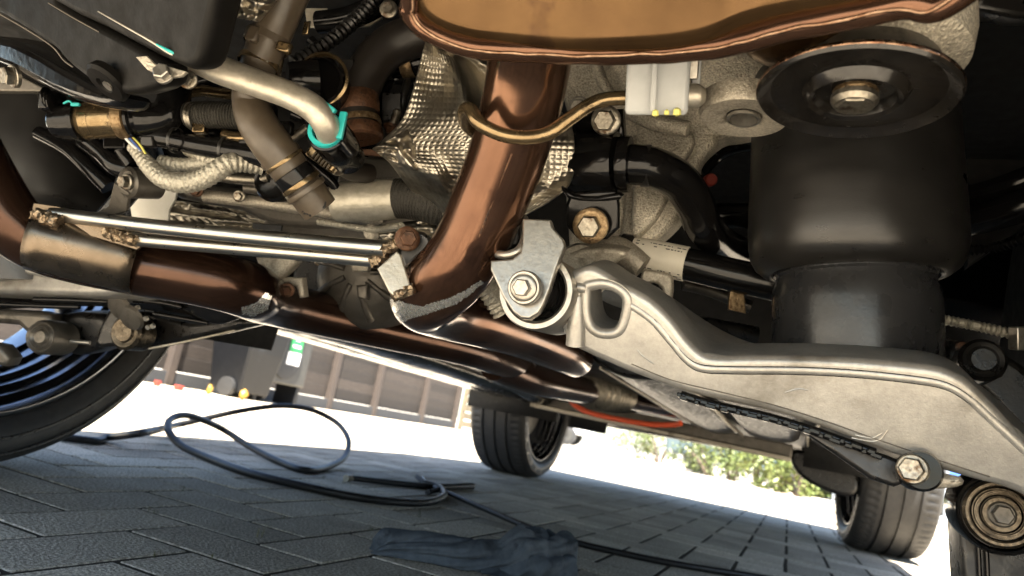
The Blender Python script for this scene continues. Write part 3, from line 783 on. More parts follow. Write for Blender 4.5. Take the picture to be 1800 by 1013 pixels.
# scuffed bare metal at the outside of the bend
def inside(x, y, poly):
    c = False; n = len(poly)
    for k in range(n):
        (x1, y1), (x2, y2) = poly[k], poly[k-1]
        if (y1 > y) != (y2 > y) and x < (x2-x1)*(y-y1)/(y2-y1)+x1: c = not c
    return c
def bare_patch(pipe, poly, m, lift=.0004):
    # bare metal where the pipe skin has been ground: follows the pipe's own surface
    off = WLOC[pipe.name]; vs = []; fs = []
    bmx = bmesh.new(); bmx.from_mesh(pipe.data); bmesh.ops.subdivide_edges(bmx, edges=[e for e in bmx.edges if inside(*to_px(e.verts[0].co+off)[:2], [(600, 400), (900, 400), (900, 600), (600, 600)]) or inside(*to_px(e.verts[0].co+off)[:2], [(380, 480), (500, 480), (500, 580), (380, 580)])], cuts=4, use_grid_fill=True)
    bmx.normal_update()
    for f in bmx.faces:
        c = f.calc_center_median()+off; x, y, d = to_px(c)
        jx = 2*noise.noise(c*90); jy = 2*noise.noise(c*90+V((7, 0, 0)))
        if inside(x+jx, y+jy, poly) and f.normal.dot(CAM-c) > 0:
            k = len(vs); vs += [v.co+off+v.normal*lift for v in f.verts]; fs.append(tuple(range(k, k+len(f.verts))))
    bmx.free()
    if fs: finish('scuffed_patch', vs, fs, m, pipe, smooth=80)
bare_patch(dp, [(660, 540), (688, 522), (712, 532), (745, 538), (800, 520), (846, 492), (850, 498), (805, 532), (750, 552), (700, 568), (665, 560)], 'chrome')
lp = tube('exhaust_pipe', [(-60, 262, .70), (-25, 325, .71), (15, 385, .72), (70, 425, .735), (150, 450, .75), (250, 470, .765), (340, 486, .778), (400, 499, .79), (437, 510, .82), (458, 521, .87), (500, 536, .94), (580, 556, 1.02), (700, 584, 1.13), (810, 610, 1.25), (880, 634, 1.4), (930, 660, 1.6)],
          [.031]*7+[.0315, .033, .033, .031, .031, .031, .031, .031, .031], 'exhaust_shaded', car, seg=32, res=10, label='brown left tail pipe bending forward, shade painted into its colour')
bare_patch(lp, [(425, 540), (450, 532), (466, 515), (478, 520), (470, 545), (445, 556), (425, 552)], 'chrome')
tube('front_pipe', [(870, 640, 1.42), (930, 665, 1.55), (985, 678, 1.75), (1035, 688, 1.95)], .034, 'exhaust_shaded', car, seg=28)
tube('flex_joint', [(1022, 680, 1.93), (1060, 690, 2.06), (1100, 700, 2.2)], [.042, .05, .038], 'steel', car, seg=32, res=40, ripple=(.012, .10), label='ribbed silvery flexible exhaust section')
tube('front_pipe', [(1090, 698, 2.18), (1170, 715, 2.5), (1250, 735, 2.9)], .032, 'exhaust_shaded', car, seg=24)
# clamp plate wrapped round the left pipe, with two brace rods to the right pipe
cl = MB()
A, B = P(62, 418, .724), P(246, 462, .752)
axp = (B-A).normalized(); n_ = (CAM-(A+B)/2); n_ = (n_-axp*n_.dot(axp)).normalized(); t_ = axp.cross(n_)
vs = []; fs = []
for j in range(9):
    for k in range(17):
        an = -1.75+3.3*k/16
        vs.append(A.lerp(B, j/8) + n_*math.cos(an)*.0326 + t_*math.sin(an)*.0326)
for j in range(8):
    for k in range(16): fs.append((j*17+k, j*17+k+1, (j+1)*17+k+1, (j+1)*17+k))
clamp = finish('clamp_sleeve', vs, fs, 'sleeve_metal', car, smooth=60, solid=.0022, label='grey half sleeve wrapped round the left tail pipe')
plate('clamp_flange', [[(58, 356), (100, 362), (215, 392), (250, 432), (240, 440), (120, 404), (50, 392)]], P(150, 395, .712), 'C', .004, 'sleeve_metal', clamp, bev=.001)
def weld(pts, r, par):
    C = [vv(p) for p in pts]; W_ = []; Rr = []
    m_ = MB().tube(pts, r, seg=12, res=14)
    m_.v = [p + V((noise.noise(p*420), noise.noise(p*420+V((5, 0, 0))), noise.noise(p*420+V((0, 9, 0)))))*r*.55 for p in m_.v]; return m_.make('weld_bead', 'weld', par, smooth=40)
weld([(62, 376, .704), (85, 384, .703), (105, 390, .702)], .006, clamp)
weld([(185, 408, .703), (212, 416, .703), (240, 424, .704)], .0055, clamp)
tube('brace_rod', [(92, 376, .716), (250, 396, .695), (420, 414, .67), (560, 427, .648), (690, 438, .628)], .0072, 'steel_rod', car, seg=20, label='upper bright steel brace rod between the tail pipes')
tube('brace_rod', [(235, 421, .712), (340, 430, .70), (450, 439, .682), (570, 449, .663), (665, 458, .648)], .0068, 'steel_rod', car, seg=20, label='lower bright steel brace rod between the tail pipes')
weld([(676, 440, .618), (690, 432, .616), (702, 425, .614)], .0055, car)
weld([(655, 462, .640), (668, 454, .636), (680, 446, .632)], .005, car)
bolt((716, 420, .612), -FW+CR*.3, .0072, car, 'rust', washer=1.5, label='rusty hexagon bolt head')
pb = plate('bracket_plate', [[(663, 472), (697, 441), (705, 448), (722, 503), (716, 512), (690, 520), (683, 512)]], P(692, 480, .592), (.45, -1, .05), .006, 'alum_pipe', car, bev=.0015, label='bright bare metal tab on the right tail pipe')
weld([(690, 522, .592), (708, 515, .590), (728, 508, .588)], .0042, pb)
plate('pipe_gusset', [[(705, 405), (745, 408), (760, 430), (748, 475), (722, 492), (700, 440)]], P(725, 440, .625), 'C', .012, 'black_satin', car, bev=.003, smooth_out=2)

# ------------------------------------------------------------------ hanger rod and rubber
hr = tube('hanger_rod', [(860, 250, .60), (822, 222, .565), (816, 198, .53), (826, 192, .515), (842, 216, .508), (880, 236, .507), (925, 242, .508), (965, 234, .508), (1000, 210, .508), (1035, 186, .508), (1065, 175, .508), (1110, 172, .505), (1180, 170, .500), (1212, 170, .500)], .0052, 'bronze', car, seg=18, res=8, label='bent hanger rod hooked round the right tail pipe')
tube('rod_end', [(1206, 169, .500), (1222, 169, .500), (1228, 169, .500), (1238, 169, .500)], [.0085, .0085, .0082, .0052], 'alum_pipe', hr, seg=24, res=3)
hc = P(1156, 146, .500); r_, u_, n2 = frame_towards(hc)
hb = MB().box(hc, (r_, u_, n2), (.043, .043, .026)).make('rubber_hanger', 'grey_rubber', car, bev=.003, label='light grey rubber hanger block')
MB().box(P(1150, 144, .4835), (r_, u_, n2), (.0042, .040, .004)).make('rib', 'grey_rubber', hb, bev=.001)
MB().box(P(1215, 112, .505), (r_, u_, n2), (.010, .022, .018)).make('clip', 'alum', hb, bev=.001)
MB().box(P(1224, 122, .506), (r_, u_, n2), (.006, .026, .014)).make('clip', 'grey_rubber', hb, bev=.001)
for x, y, s in ((1152, 199, .005), (1190, 197, .006), (1172, 198, .004)):
    MB().lathe(P(x, y, .486), u_, [(.0004, -s*.5), (s*.5, -s*.3), (s*.4, s*.3), (.0004, s*.5)], 8).make('paint_chip', 'yellow_chip', hb)

# ------------------------------------------------------------------ embossed heat shield behind the pipe
hs = dimpled('heat_shield', [(750, 66, .64), (740, 105, .655), (726, 160, .665), (706, 212, .668), (668, 258, .668), (690, 292, .672), (735, 348, .69), (795, 402, .70)],
        [(812, 80, .69), (900, 130, .69), (955, 170, .67), (1000, 215, .635), (1010, 268, .618), (1004, 318, .615), (970, 352, .62), (905, 388, .64)], 270, 270, 33, 36, .0011, 'foil', car, bulge=.012, crumple=.015, seed=2, label='crumpled embossed foil heat shield behind the tail pipe')
dimpled('shield_flap', [(655, 262, .655), (668, 272, .655), (690, 288, .66)], [(716, 228, .655), (730, 262, .655), (745, 305, .66)], 30, 24, 3, 2, .001, 'foil', hs, bulge=.01, crumple=.006, seed=8)
dimpled('heat_shield', [(300, 352, .93), (292, 372, .92), (300, 396, .91)], [(462, 372, .90), (500, 392, .89), (540, 408, .88)], 130, 40, 15, 5, .0032, 'foil_dark', car, crumple=.006, seed=5)
dimpled('heat_shield', [(655, 398, .74), (665, 412, .735), (680, 428, .73)], [(760, 384, .73), (765, 400, .725), (765, 420, .72)], 60, 36, 7, 3, .0025, 'foil', car, crumple=.004, seed=6)
dimpled('heat_shield', [(372, -25, .56), (380, 0, .555), (405, 28, .55)], [(492, -30, .55), (484, 2, .55), (455, 38, .55)], 70, 40, 4, 3, .005, 'foil', car, bulge=.02, crumple=.005, seed=9)
tube('braided_strap', [(836, 462, .63), (850, 492, .63), (868, 518, .64), (886, 545, .65)], .0115, 'braid', car, seg=16, flat=.5, ripple=(.006, .12))

# ------------------------------------------------------------------ cast rear subframe
sf = plate('subframe', [[(950, 60), (1120, 60), (1420, 55), (1420, 190), (1360, 225), (1300, 238), (1262, 244), (1228, 275), (1212, 320), (1196, 372), (1165, 412), (1120, 445), (1075, 468), (1040, 482), (1005, 498), (985, 470), (996, 430), (990, 330), (1004, 250), (985, 170)]],
           V((0, .735, .4)), (.05, -1, -.3), .09, 'cast_rough', car, bev=.014, smooth_out=3, res=4, label='rough cast aluminium rear subframe')
plate('casting_limb', [[(1108, 196), (1180, 200), (1240, 218), (1262, 243), (1232, 282), (1212, 335), (1186, 388), (1140, 430), (1075, 462), (1020, 476), (1006, 462), (1030, 440), (1078, 420), (1094, 380), (1094, 300), (1098, 240)]], V((0, .705, .4)), (.05, -1, -.1), .03, 'cast_rough', sf, bev=.009, smooth_out=3, res=4)
plate('casting_step', [[(1000, 446), (1058, 436), (1104, 444), (1080, 466), (1034, 484), (1004, 486)]], V((0, .628, .4)), (.1, -1, -.6), .02, 'cast', sf, bev=.004, smooth_out=2)
plate('casting_limb', [[(1128, 214), (1200, 222), (1222, 246), (1196, 290), (1172, 350), (1142, 396), (1112, 412), (1112, 330), (1118, 260)]], V((0, .698, .4)), (.12, -1, -.1), .02, 'cast_rough', sf, bev=.005, smooth_out=3, res=3)
tube('casting_rib', [PY(1045, 100, .64), PY(1062, 150, .64), PY(1095, 190, .64), PY(1150, 215, .64), PY(1210, 228, .64)], [.006, .006, .007, .008, .008], 'cast_rough', sf, seg=12)
lathe('casting_boss', PY(1290, 130, .65), (0, -1, -.3), [(.045, -.03), (.042, 0), (.034, .008), (.02, .012), (.004, .013)], 'cast_rough', sf)
lathe('mount_ring', P(1308, 203, .515), (0, 0, -1), [(.0125, -.02), (.0125, .001), (.016, .003), (.030, .003), (.032, -.001), (.032, -.012)], 'cast', sf, cap0=False, cap1=False)
lathe('threaded_insert', P(1308, 203, .515), (0, 0, -1), [(.0120, .002), (.0118, .004), (.0100, .004), (.0100, -.02)], 'alum', sf, cap0=False, cap1=False)
bolt((1065, 212, .615), (.1, -1, -.5), .0095, sf, 'steel', washer=1.35)
bolt((1018, 188, .625), (.1, -1, -.5), .007, sf, 'alum', washer=1.3)
# mount with its big black dish
dc = P(1502, 176, .43)
dish = lathe('mount_dish', dc, (0, 0, -1), [(0.0558, -.0055), (0.0569, -.0045), (0.0569, -.003), (0.0554, -.0010), (0.0522, -.0035), (0.0468, -.0065), (0.0360, -.0080), (0.0311, -.0070), (0.0279, -.0015), (0.0261, .0005), (0.0234, -.001), (0.0212, -.006), (0.0144, -.007)], 'dish', car, seg=96, cap0=True, label='round black dished washer plate with small rust marks')
MB().lathe(dc, (0, 0, -1), [(0.0560, -.0060), (0.0571, -.0052), (0.0571, -.0032), (0.0560, -.0022)], 96, cap0=False, cap1=False)  .make('dish_rim', 'seam', dish, smooth=60)
b = MB()
b.lathe(dc, (0, 0, -1), [(0.0162, -.0095), (0.0162, -.0075), (0.0149, -.006), (0.0108, -.005), (0.0103, -.004)], 48, 1)
b.lathe(dc, (0, 0, -1), [(0.0135, -.002), (0.0135, .001), (0.0113, .004)], 40)
b.hexa(dc, (0, 0, -1), .0112, .011, -.006)
b.make('bolt', 'steel', dish, mats=['rust_ring'], smooth=30, label='large hexagon bolt in the middle of the dish')
lathe('mount_bush', dc+V((.004, .006, .008)), (0, 0, 1), [(.040, -.001), (.044, .004), (.044, .012), (.040, .022)], 'grey_beam', car)
lathe('mount_housing', dc+V((.004, .012, .030)), (0, 0, 1), [(0.0450, -.004), (0.0576, .004), (0.0594, .02), (0.0558, .06), (.066, .10), (.075, .14)], 'cast_rough', sf)

# ------------------------------------------------------------------ right air spring
s0, s1 = P(1503, 650, .600), P(1494, 150, .640)
sax = (s1-s0).normalized(); sL = (s1-s0).length
def hh(y): return sL*(650-y)/500.0
k_ = .612*.885/F_PX
prof = [(y, r) for y, r in [(100, 150), (130, 188), (180, 193), (230, 194), (280, 195), (330, 197), (380, 199), (420, 200), (445, 199), (465, 195), (480, 186), (491, 170), (494, 157), (488, 148)]]
asp = lathe('air_spring', s0, sax, [(r*k_, hh(y)) for y, r in reversed(prof)], 'bellows', car, seg=96, cap0=False, label='black rubber air spring bellows above the lower arm')
lathe('piston', s0, sax, [(152*k_, hh(665)), (153*k_, hh(600)), (153*k_, hh(545)), (151*k_, hh(518)), (146*k_, hh(508)), (145*k_, hh(500)), (150*k_, hh(496)), (150*k_, hh(490)), (146*k_, hh(480)), (140*k_, hh(455))], 'piston', asp, seg=96, label='satin black piston under the bellows')
MB().box(P(1641, 606, .572), (CR, CU, FW), (.012, .018, .006)).make('label_tab', 'alum_pipe', asp, bev=.001)
MB().box(P(1440, 583, .575), (CR, CU, FW), (.016, .004, .006)).make('clip', 'grey_beam', asp, bev=.001)

# ------------------------------------------------------------------ anti-roll bar with its clamp
arb = tube('anti_roll_bar', [(1004, 292, .652), (1060, 288, .64), (1110, 289, .632), (1155, 297, .635), (1195, 320, .65), (1222, 360, .67), (1242, 405, .70), (1290, 440, .76), (1380, 460, .84)], .0180, 'black_gloss', car, seg=32, res=10, label='glossy black anti-roll bar')
ac = P(1098, 289, .632); ad = (P(1110, 289, .632)-P(1060, 288, .64)).normalized()
lathe('bar_collar', ac, ad, [(.018, -.006), (.0245, -.005), (.0255, 0), (.0245, .005), (.018, .006)], 'black_gloss', arb)
lathe('bar_collar', P(1136, 292, .633), ad, [(.0181, -.004), (.0188, -.003), (.0188, .003), (.0181, .004)], 'black_satin', arb)
cb_ = MB()
cA, cB_ = P(1004, 291, .652), P(1086, 289, .634); cd_ = (cB_-cA).normalized()
cb_.lathe(cA, cd_, [(.0195, -.001), (.0285, 0), (.0295, .004), (.0295, (cB_-cA).length-.004), (.0285, (cB_-cA).length), (.0195, (cB_-cA).length+.001)], 40)
cbo = cb_.make('bar_clamp', 'black_gloss', car, smooth=50, label='glossy black clamp holding the anti-roll bar')
plate('clamp_foot', [[(1002, 338), (1084, 334), (1088, 360), (1088, 402), (1066, 422), (1014, 420), (994, 398), (994, 360)]], P(1040, 380, .606), (.12, -1, -.45), .010, 'black_gloss', cbo, bev=.003, res=3)
plate('clamp_lip', [[(985, 330), (1010, 343), (1050, 346), (1088, 340), (1090, 352), (1040, 356), (998, 350)]], P(1040, 345, .600), (.12, -1, -.7), .010, 'black_gloss', cbo, bev=.003, smooth_out=2)
plate('clamp_top', [[(1005, 195), (1095, 190), (1098, 250), (1003, 255)]], P(1050, 225, .645), (.12, -1, -.35), .02, 'black_gloss', cbo, bev=.004)
bolt((1038, 397, .598), (.12, -1, -.45), .0098, cbo, 'steel', washer=1.55, wm='rust_ring', label='clamp bolt on a rusty ring')

# ------------------------------------------------------------------ inner bracket, bush and lower arm
AY = .58
ab = PY(945, 513, .522)
bush_ax = V((.05, -1, -.12)).normalized()
def on_arm(x, y, off=0.0):
    nn = V((0, -1, -.42)).normalized(); o = V((0, AY-.03, .3)); r = ray(x, y)
    return CAM + r*((o-CAM).dot(nn)/r.dot(nn)) + nn*off
arm = plate('lower_arm', [[(985, 490), (1003, 478), (1035, 468), (1062, 478), (1090, 497), (1120, 512), (1150, 532), (1180, 562), (1208, 598), (1235, 622), (1265, 628), (1330, 627), (1420, 628), (1510, 632), (1600, 640), (1655, 648), (1700, 668), (1740, 705), (1775, 742), (1815, 785), (1880, 850), (1880, 940), (1835, 900), (1800, 874), (1760, 858), (1700, 842), (1620, 818), (1540, 790), (1470, 762), (1400, 738), (1330, 720), (1260, 705), (1200, 690), (1150, 672), (1105, 655), (1065, 638), (1030, 622), (1004, 607), (985, 575), (978, 530)],
    list(reversed([(1030, 512), (1038, 505), (1062, 503), (1085, 512), (1098, 526), (1097, 548), (1088, 575), (1074, 583), (1052, 581), (1037, 568), (1031, 542)]))],
    V((0, AY-.03, .3)), (0.0, -1, -.42), .05, 'arm_cast', car, bev=.006, smooth_out=4, res=4, sm=40, label='light grey cast aluminium lower control arm')
# upper wall of the hollow arm, standing back behind the front rib
fr_ = [(1035, 476), (1080, 500), (1120, 528), (1150, 556), (1180, 590), (1208, 618), (1240, 632), (1300, 634), (1400, 636), (1500, 640), (1600, 647), (1680, 664), (1760, 736), (1850, 828)]
bk_ = [(1040, 466), (1092, 482), (1140, 500), (1180, 522), (1215, 546), (1255, 572), (1300, 596), (1345, 614), (1420, 626), (1500, 630), (1600, 638), (1685, 655), (1770, 722), (1860, 815)]
vs = []; fs = []
for k in range(len(fr_)):
    a = on_arm(*fr_[k], -.004); b = PY(*bk_[k], AY+.11)
    vs += [a, a.lerp(b, .3)+V((0, 0, .004)), a.lerp(b, .7)+V((0, 0, .004)), b, b+V((0, .02, -.03))]
for k in range(len(fr_)-1):
    for q in range(4): fs.append((k*5+q, k*5+5+q, k*5+6+q, k*5+1+q))
finish('arm_top_wall', vs, fs, 'arm_cast', arm, smooth=60, sub=2, solid=.004)
FYA = AY-.034
rim_pts = [(1029, 508), (1040, 501), (1063, 499), (1087, 508), (1102, 525), (1101, 550), (1092, 578), (1076, 588), (1051, 586), (1034, 571), (1027, 542)]
MB().tube([on_arm(x, y, -.0030) for x, y in rim_pts], .0048, seg=12, res=6, closed=True).make('slot_rim', 'arm_cast', arm, smooth=60)
tube('front_rib', [on_arm(x, y, -.0036) for x, y in [(1102, 536), (1120, 545), (1150, 568), (1180, 603), (1207, 634), (1235, 648), (1290, 651), (1400, 652), (1500, 657), (1600, 667), (1660, 678), (1700, 700), (1740, 736), (1790, 782), (1850, 838)]], .0045, 'arm_cast', arm, seg=20, res=8)
tube('front_rib', [on_arm(x, y, -.001) for x, y in [(990, 505), (1010, 505), (1030, 508)]], .0042, 'arm_cast', arm, seg=12)
tube('parting_line', [on_arm(x, y, -.0004) for x, y in [(1110, 640), (1180, 668), (1270, 690), (1360, 712), (1450, 740), (1540, 772), (1640, 806), (1740, 838)]], .0007, 'grey_beam', arm, seg=8)
for pts_ in ([(1497, 770), (1530, 776), (1548, 772), (1560, 757)], [(1503, 765), (1532, 770), (1550, 762)], [(1120, 615), (1132, 628), (1150, 640)], [(1380, 690), (1402, 684), (1420, 686)]):
    tube('scuff', [on_arm(x, y, -.0002) for x, y in pts_], .0005, 'alum', arm, seg=6)
for k_off in (-6.5, 6.5):
    tube('rib_crease', [on_arm(x, y+k_off, .0001) for x, y in [(1150, 568), (1180, 603), (1207, 634), (1235, 648), (1290, 651), (1400, 652), (1500, 657), (1600, 667), (1660, 678), (1700, 700), (1740, 736), (1790, 782), (1850, 838)]], .0004, 'black_satin', arm, seg=6)
tube('cast_pad', [on_arm(1013, 522, -.003), on_arm(1013, 560, -.001), on_arm(1012, 607, -.001)], [.006, .0075, .0085], 'arm_cast', arm, seg=16)
# jagged stone guard clipped along the lower edge
eg = [on_arm(x, y+4, .004) for x, y in [(1195, 690), (1240, 704), (1290, 716), (1340, 727), (1390, 741), (1440, 757), (1490, 775), (1540, 793)]]
gd = MB(); 
for k in range(30):
    p = catmull(eg, k/29); d = (catmull(eg, min(1, k/29+.02))-catmull(eg, max(0, k/29-.02))).normalized()
    gd.box(p+V((0, .003, .0012-.0015*(k % 2))), (d, V((0, 1, 0)), d.cross(V((0, 1, 0)))), (.0035+.0022*((k*7) % 3), .006, .0035))
gd.tube([p+V((0, .008, .002)) for p in eg], .0035, seg=8)
gd.make('edge_guard', 'black_gloss', arm, bev=.0008)
plate('guard_plate', [[(1395, 748), (1480, 775), (1560, 800), (1598, 815), (1596, 848), (1572, 856), (1530, 842), (1470, 800)]], V((0, AY-.005, .26)), 'Y', .012, 'black_satin', arm, bev=.003)
# inner bush
bs = lathe('arm_bush', ab, bush_ax, [(.0312, -.06), (.0312, .003), (.0300, .006), (.0262, .006), (.0240, .004), (.0232, -.002)], 'alum', car, cap0=False, cap1=False, seg=72, label='machined metal bush ring at the inner end of the lower arm')
lathe('bush_rubber', ab, bush_ax, [(.0238, -.004), (.0225, .002), (.0208, -.002), (.0198, .003), (.018, -.001), (.0168, .004), (.0135, .002), (.0135, .006)], 'black_satin', bs, cap1=True, seg=64)
br = plate('arm_bracket', [[(918, 384), (968, 386), (972, 400), (990, 420), (993, 432), (978, 470), (966, 508), (955, 535), (946, 550), (930, 560), (916, 559), (902, 549), (884, 522), (862, 474), (862, 458), (900, 455), (914, 444), (918, 428)]], PY(925, 480, .500), (.12, -1, .0), .010, 'alum', car, bev=.0015, res=2, label='bright aluminium bracket over the inner bush')
tube('bracket_fold', [PY(921, 384, .520), PY(924, 410, .513), PY(914, 438, .506), PY(890, 449, .505), PY(866, 444, .51)], .0036, 'alum', br, seg=12)
bolt(PY(920, 506, .489), (.08, -1, -.22), .0070, br, 'alum', washer=1.45, label='flanged bolt through the arm bracket')
lathe('bolt_washer', PY(922, 506, .4925), (.08, -1, -.22), [(.0132, -.003), (.0132, .0012), (.0122, .0026), (.0108, .0026), (.0105, .0012), (.008, .0012)], 'alum', br, seg=56)
plate('bush_hanger', [[(868, 390), (905, 386), (915, 400), (912, 432), (885, 445), (868, 430)]], P(890, 415, .625), 'C', .02, 'black_satin', car, bev=.004, smooth_out=2)
bolt((884, 412, .612), -FW, .006, car, 'rust', washer=1.3)
lathe('casting_lug', PY(1020, 470, .62), (0.1, -1, 0), [(.024, -.03), (.024, .0), (.02, .006), (.01, .007)], 'cast', sf)
tube('casting_web', [PY(1000, 490, .66), PY(1040, 455, .665), PY(1085, 440, .67), PY(1130, 470, .675)], [.018, .016, .014, .012], 'cast', sf, seg=16)

# ------------------------------------------------------------------ toe link and its bracket
tl = tube('toe_link', [(1085, 440, .74), (1200, 463, .715), (1290, 484, .70), (1420, 512, .68)], .0165, 'black_gloss', car, seg=32, label='black toe link with a pale printed sleeve')
la, lb = P(1112, 445.5, .7345), P(1206, 464.5, .7140)
ld = (lb-la).normalized()
sl = lathe('sticker_sleeve', la, ld, [(.0165, 0), (.0178, .0005), (.0178, (lb-la).length), (.0165, (lb-la).length+.0005)], 'sticker', tl, cap0=False, cap1=False, label='cream sleeve with small dark print')
pr = MB(); rg = random.Random(5)
na = (CAM-(la+lb)/2); na = (na-ld*na.dot(ld)).normalized(); ta = ld.cross(na)
for row in (-.9, -.66, .72, .95, 1.15):
    t = .004
    while t < (lb-la).length-.004:
        wd = rg.uniform(.0012, .0045)
        if rg.random() < .8:
            nn = na*math.cos(row)+ta*math.sin(row); tt = ld.cross(nn)
            pr.box(la+ld*(t+wd/2)+nn*.01782, (ld, tt, nn), (wd, .0012, .0003))
        t += wd+.0012
pr.make('print', 'ink', sl, smooth=0)
lathe('link_end', P(1096, 442, .737), ld, [(.0168, -.004), (.0185, -.003), (.0185, .008), (.0168, .009)], 'black_satin', tl)
plate('link_bracket', [[(1128, 478), (1142, 474), (1172, 480), (1182, 490), (1180, 528), (1168, 530), (1163, 508), (1148, 497), (1134, 504), (1128, 520), (1122, 515)]], P(1150, 500, .70), (.1, -1, -.2), .02, 'cast', car, bev=.003, smooth_out=2)
bolt((1148, 510, .71), (.1, -1, -.2), .007, car, 'black_gloss', washer=1.4)
plate('bracket_tab', [[(1284, 506), (1308, 508), (1312, 552), (1280, 545)]], P(1296, 528, .70), 'C', .004, 'rust_ring', car, bev=.001)
tube('upper_link', [(1240, 380, .80), (1310, 380, .78), (1400, 390, .75)], .014, 'black_gloss', car)
tube('brake_line', [(1225, 300, .8), (1258, 268, .8), (1300, 250, .78), (1345, 246, .77)], .012, 'black_gloss', car)
lathe('red_cap', P(1250, 316, .78), -FW, [(.007, -.01), (.007, 0), (.005, .002)], 'red', car)

# ------------------------------------------------------------------ outer end of the arm, hub carrier
ob = P(1757, 903, .53)
oa = V((-.05, -1, -.05)).normalized()
hub = lathe('outer_bush', ob, oa, [(.0300, -.05), (.0300, .0), (.0285, .004), (.0265, .003), (.0250, -.002), (.0225, -.002)], 'black_gloss', car, seg=64, label='oily outer bush of the lower arm with its bolt')
hp = MB(); hp.lathe(ob, oa, [(.0245, -.004), (.0245, .004), (.0225, .006), (.0205, .006), (.0198, .004), (.0175, .004), (.0170, .0065), (.0150, .0065), (.0145, .0045), (.0125, .0045), (.012, .008), (.0100, .008)], 60)
hp.make('bush_washer', 'greasy_steel', hub, smooth=25)
for r in (.0190, .0160, .0134): MB().lathe(ob+oa*.0052, oa, [(r-.0006, 0), (r, .0016), (r+.0006, 0)], 56, cap0=False, cap1=False).make('oil_ring', 'black_gloss', hub)
plate('hex_plate', [[(1745, 858), (1780, 858), (1812, 880), (1822, 905), (1806, 938), (1768, 945), (1738, 930), (1733, 890)]], ob+oa*.003, oa, .006, 'greasy_steel', hub, bev=.001)
bolt(ob+oa*.008, oa, .0072, hub, 'grey_beam', washer=1.3)
kb = plate('hub_carrier', [[(1682, 862), (1700, 842), (1760, 850), (1900, 880), (1900, 1060), (1694, 1060)]], V((0, .69, .2)), 'Y', .05, 'black_satin', car, bev=.004, label='black wheel carrier at the lower right')
for x in (1714, 1728): tube('groove_edge', [PY(x, 900, .686), PY(x+6, 960, .686), PY(x+10, 1050, .686)], .0016, 'black_gloss', kb, seg=8)
bl_ = MB(); 
lug = plate('guard_lug', [[(1585, 815), (1640, 828), (1690, 838), (1694, 852), (1670, 858), (1628, 860), (1598, 852)]], V((0, AY-.02, .25)), 'Y', .02, 'cast', arm, bev=.004, smooth_out=2)
lathe('guard_bush', PY(1618, 828, AY-.02), (0, -1, 0), [(.0135, -.02), (.0135, .002), (.0118, .005), (.010, .005)], 'black_gloss', arm)
bolt(PY(1604, 825, AY-.03), (-.25, -1, -.05), .0080, arm, 'steel', washer=1.25, label='pale hexagon bolt under the lower arm')
# dark things in the right wheel arch
tube('trim_rail', [(1640, 358, .80), (1720, 343, .77), (1790, 320, .74), (1880, 285, .72)], .013, 'black_gloss', car)
tube('trim_rail', [(1640, 400, .78), (1720, 384, .75), (1800, 360, .72), (1880, 328, .70)], .017, 'black_gloss', car)
tube('ribbed_conduit', [(1650, 440, .82), (1705, 440, .80), (1755, 434, .78), (1800, 418, .76), (1850, 395, .74)], .0052, 'black_gloss', car, seg=14, res=40, ripple=(.0045, .22))
tube('brake_hose', [(1640, 556, .66), (1665, 563, .65), (1720, 574, .64), (1790, 590, .62), (1840, 602, .61)], .0045, 'braid', car, seg=14, res=16, ripple=(.004, .15), label='braided steel brake hose')
boxo('hose_end', P(1790, 595, .61), (CR, CU, FW), (.010, .020, .012), 'alum', car, .001)
kn = plate('knuckle', [[(1660, 595), (1690, 598), (1745, 612), (1800, 640), (1850, 700), (1850, 800), (1790, 760), (1740, 705), (1700, 672), (1658, 650)]], V((0, .72, .3)), 'Y', .06, 'black_satin', car, bev=.008, smooth_out=2, label='black hub knuckle behind the arm')
lathe('knuckle_joint', PY(1723, 636, .70), (0, -1, 0), [(.018, -.02), (.018, .008), (.015, .012), (.012, .010), (.009, .013), (.003, .013)], 'black_satin', kn)
for (x, y) in ((1690, 610), (1755, 640), (1752, 655)):
    lathe('rust_spot', PY(x, y, .708), (0, -1, 0), [(.005, 0), (.004, .004), (.001, .005)], 'rust', kn, seg=10)
plate('liner_panel', [[(1695, -60), (1900, -60), (1900, 330), (1700, 470), (1690, 200)]], V((0, .95, .4)), 'Y', .02, 'black_matt', car, bev=.004)
plate('liner_panel', [[(1740, -60), (1880, -60), (1880, 30), (1790, 30), (1715, 15)]], P(1780, 0, .50), 'C', .02, 'black_satin', car, bev=.004)

# ------------------------------------------------------------------ tray, beams and hoses at the upper left
ut = plate('tank_tray', [[(60, -60), (400, -80), (378, 0), (362, 70), (352, 108), (338, 121), (318, 119), (270, 96), (180, 48), (90, 2)]], P(250, 40, .50), (-.25, -1, -.55), .022, 'tray_black', car, bev=.007, smooth_out=2, res=4, label='black plastic tray with painted edge glints at the upper left')
tube('tray_glint', [P(172, 20, .491), P(215, 44, .489), P(262, 70, .488), P(300, 93, .488), P(330, 103, .489)], [.0003, .0006, .0010, .0014, .0007], 'alum', ut, seg=8, flat=.5)  # pale tube paints the highlight along the tray lip
tube('cyan_glint', [P(275, 78, .487), P(300, 91, .4868), P(326, 101, .4875)], [.0006, .0012, .0008], 'cyan', ut, seg=8)  # turquoise thread paints a glint on the tray lip
tube('tray_glint', [P(320, -4, .492), P(345, 6, .49), P(362, 16, .49)], .0012, 'alum', ut, seg=8)
sb = plate('side_beam', [[(-60, -60), (80, -40), (100, 4), (190, 52), (258, 90), (290, 112), (288, 146), (260, 160), (225, 166), (180, 158), (130, 122), (105, 98), (90, 82), (0, 24), (-60, -5)]], P(150, 90, .56), (-.2, -1, -.5), .02, 'tray_black', car, bev=.006, smooth_out=2, res=3, label='black folded beam beside the tray')
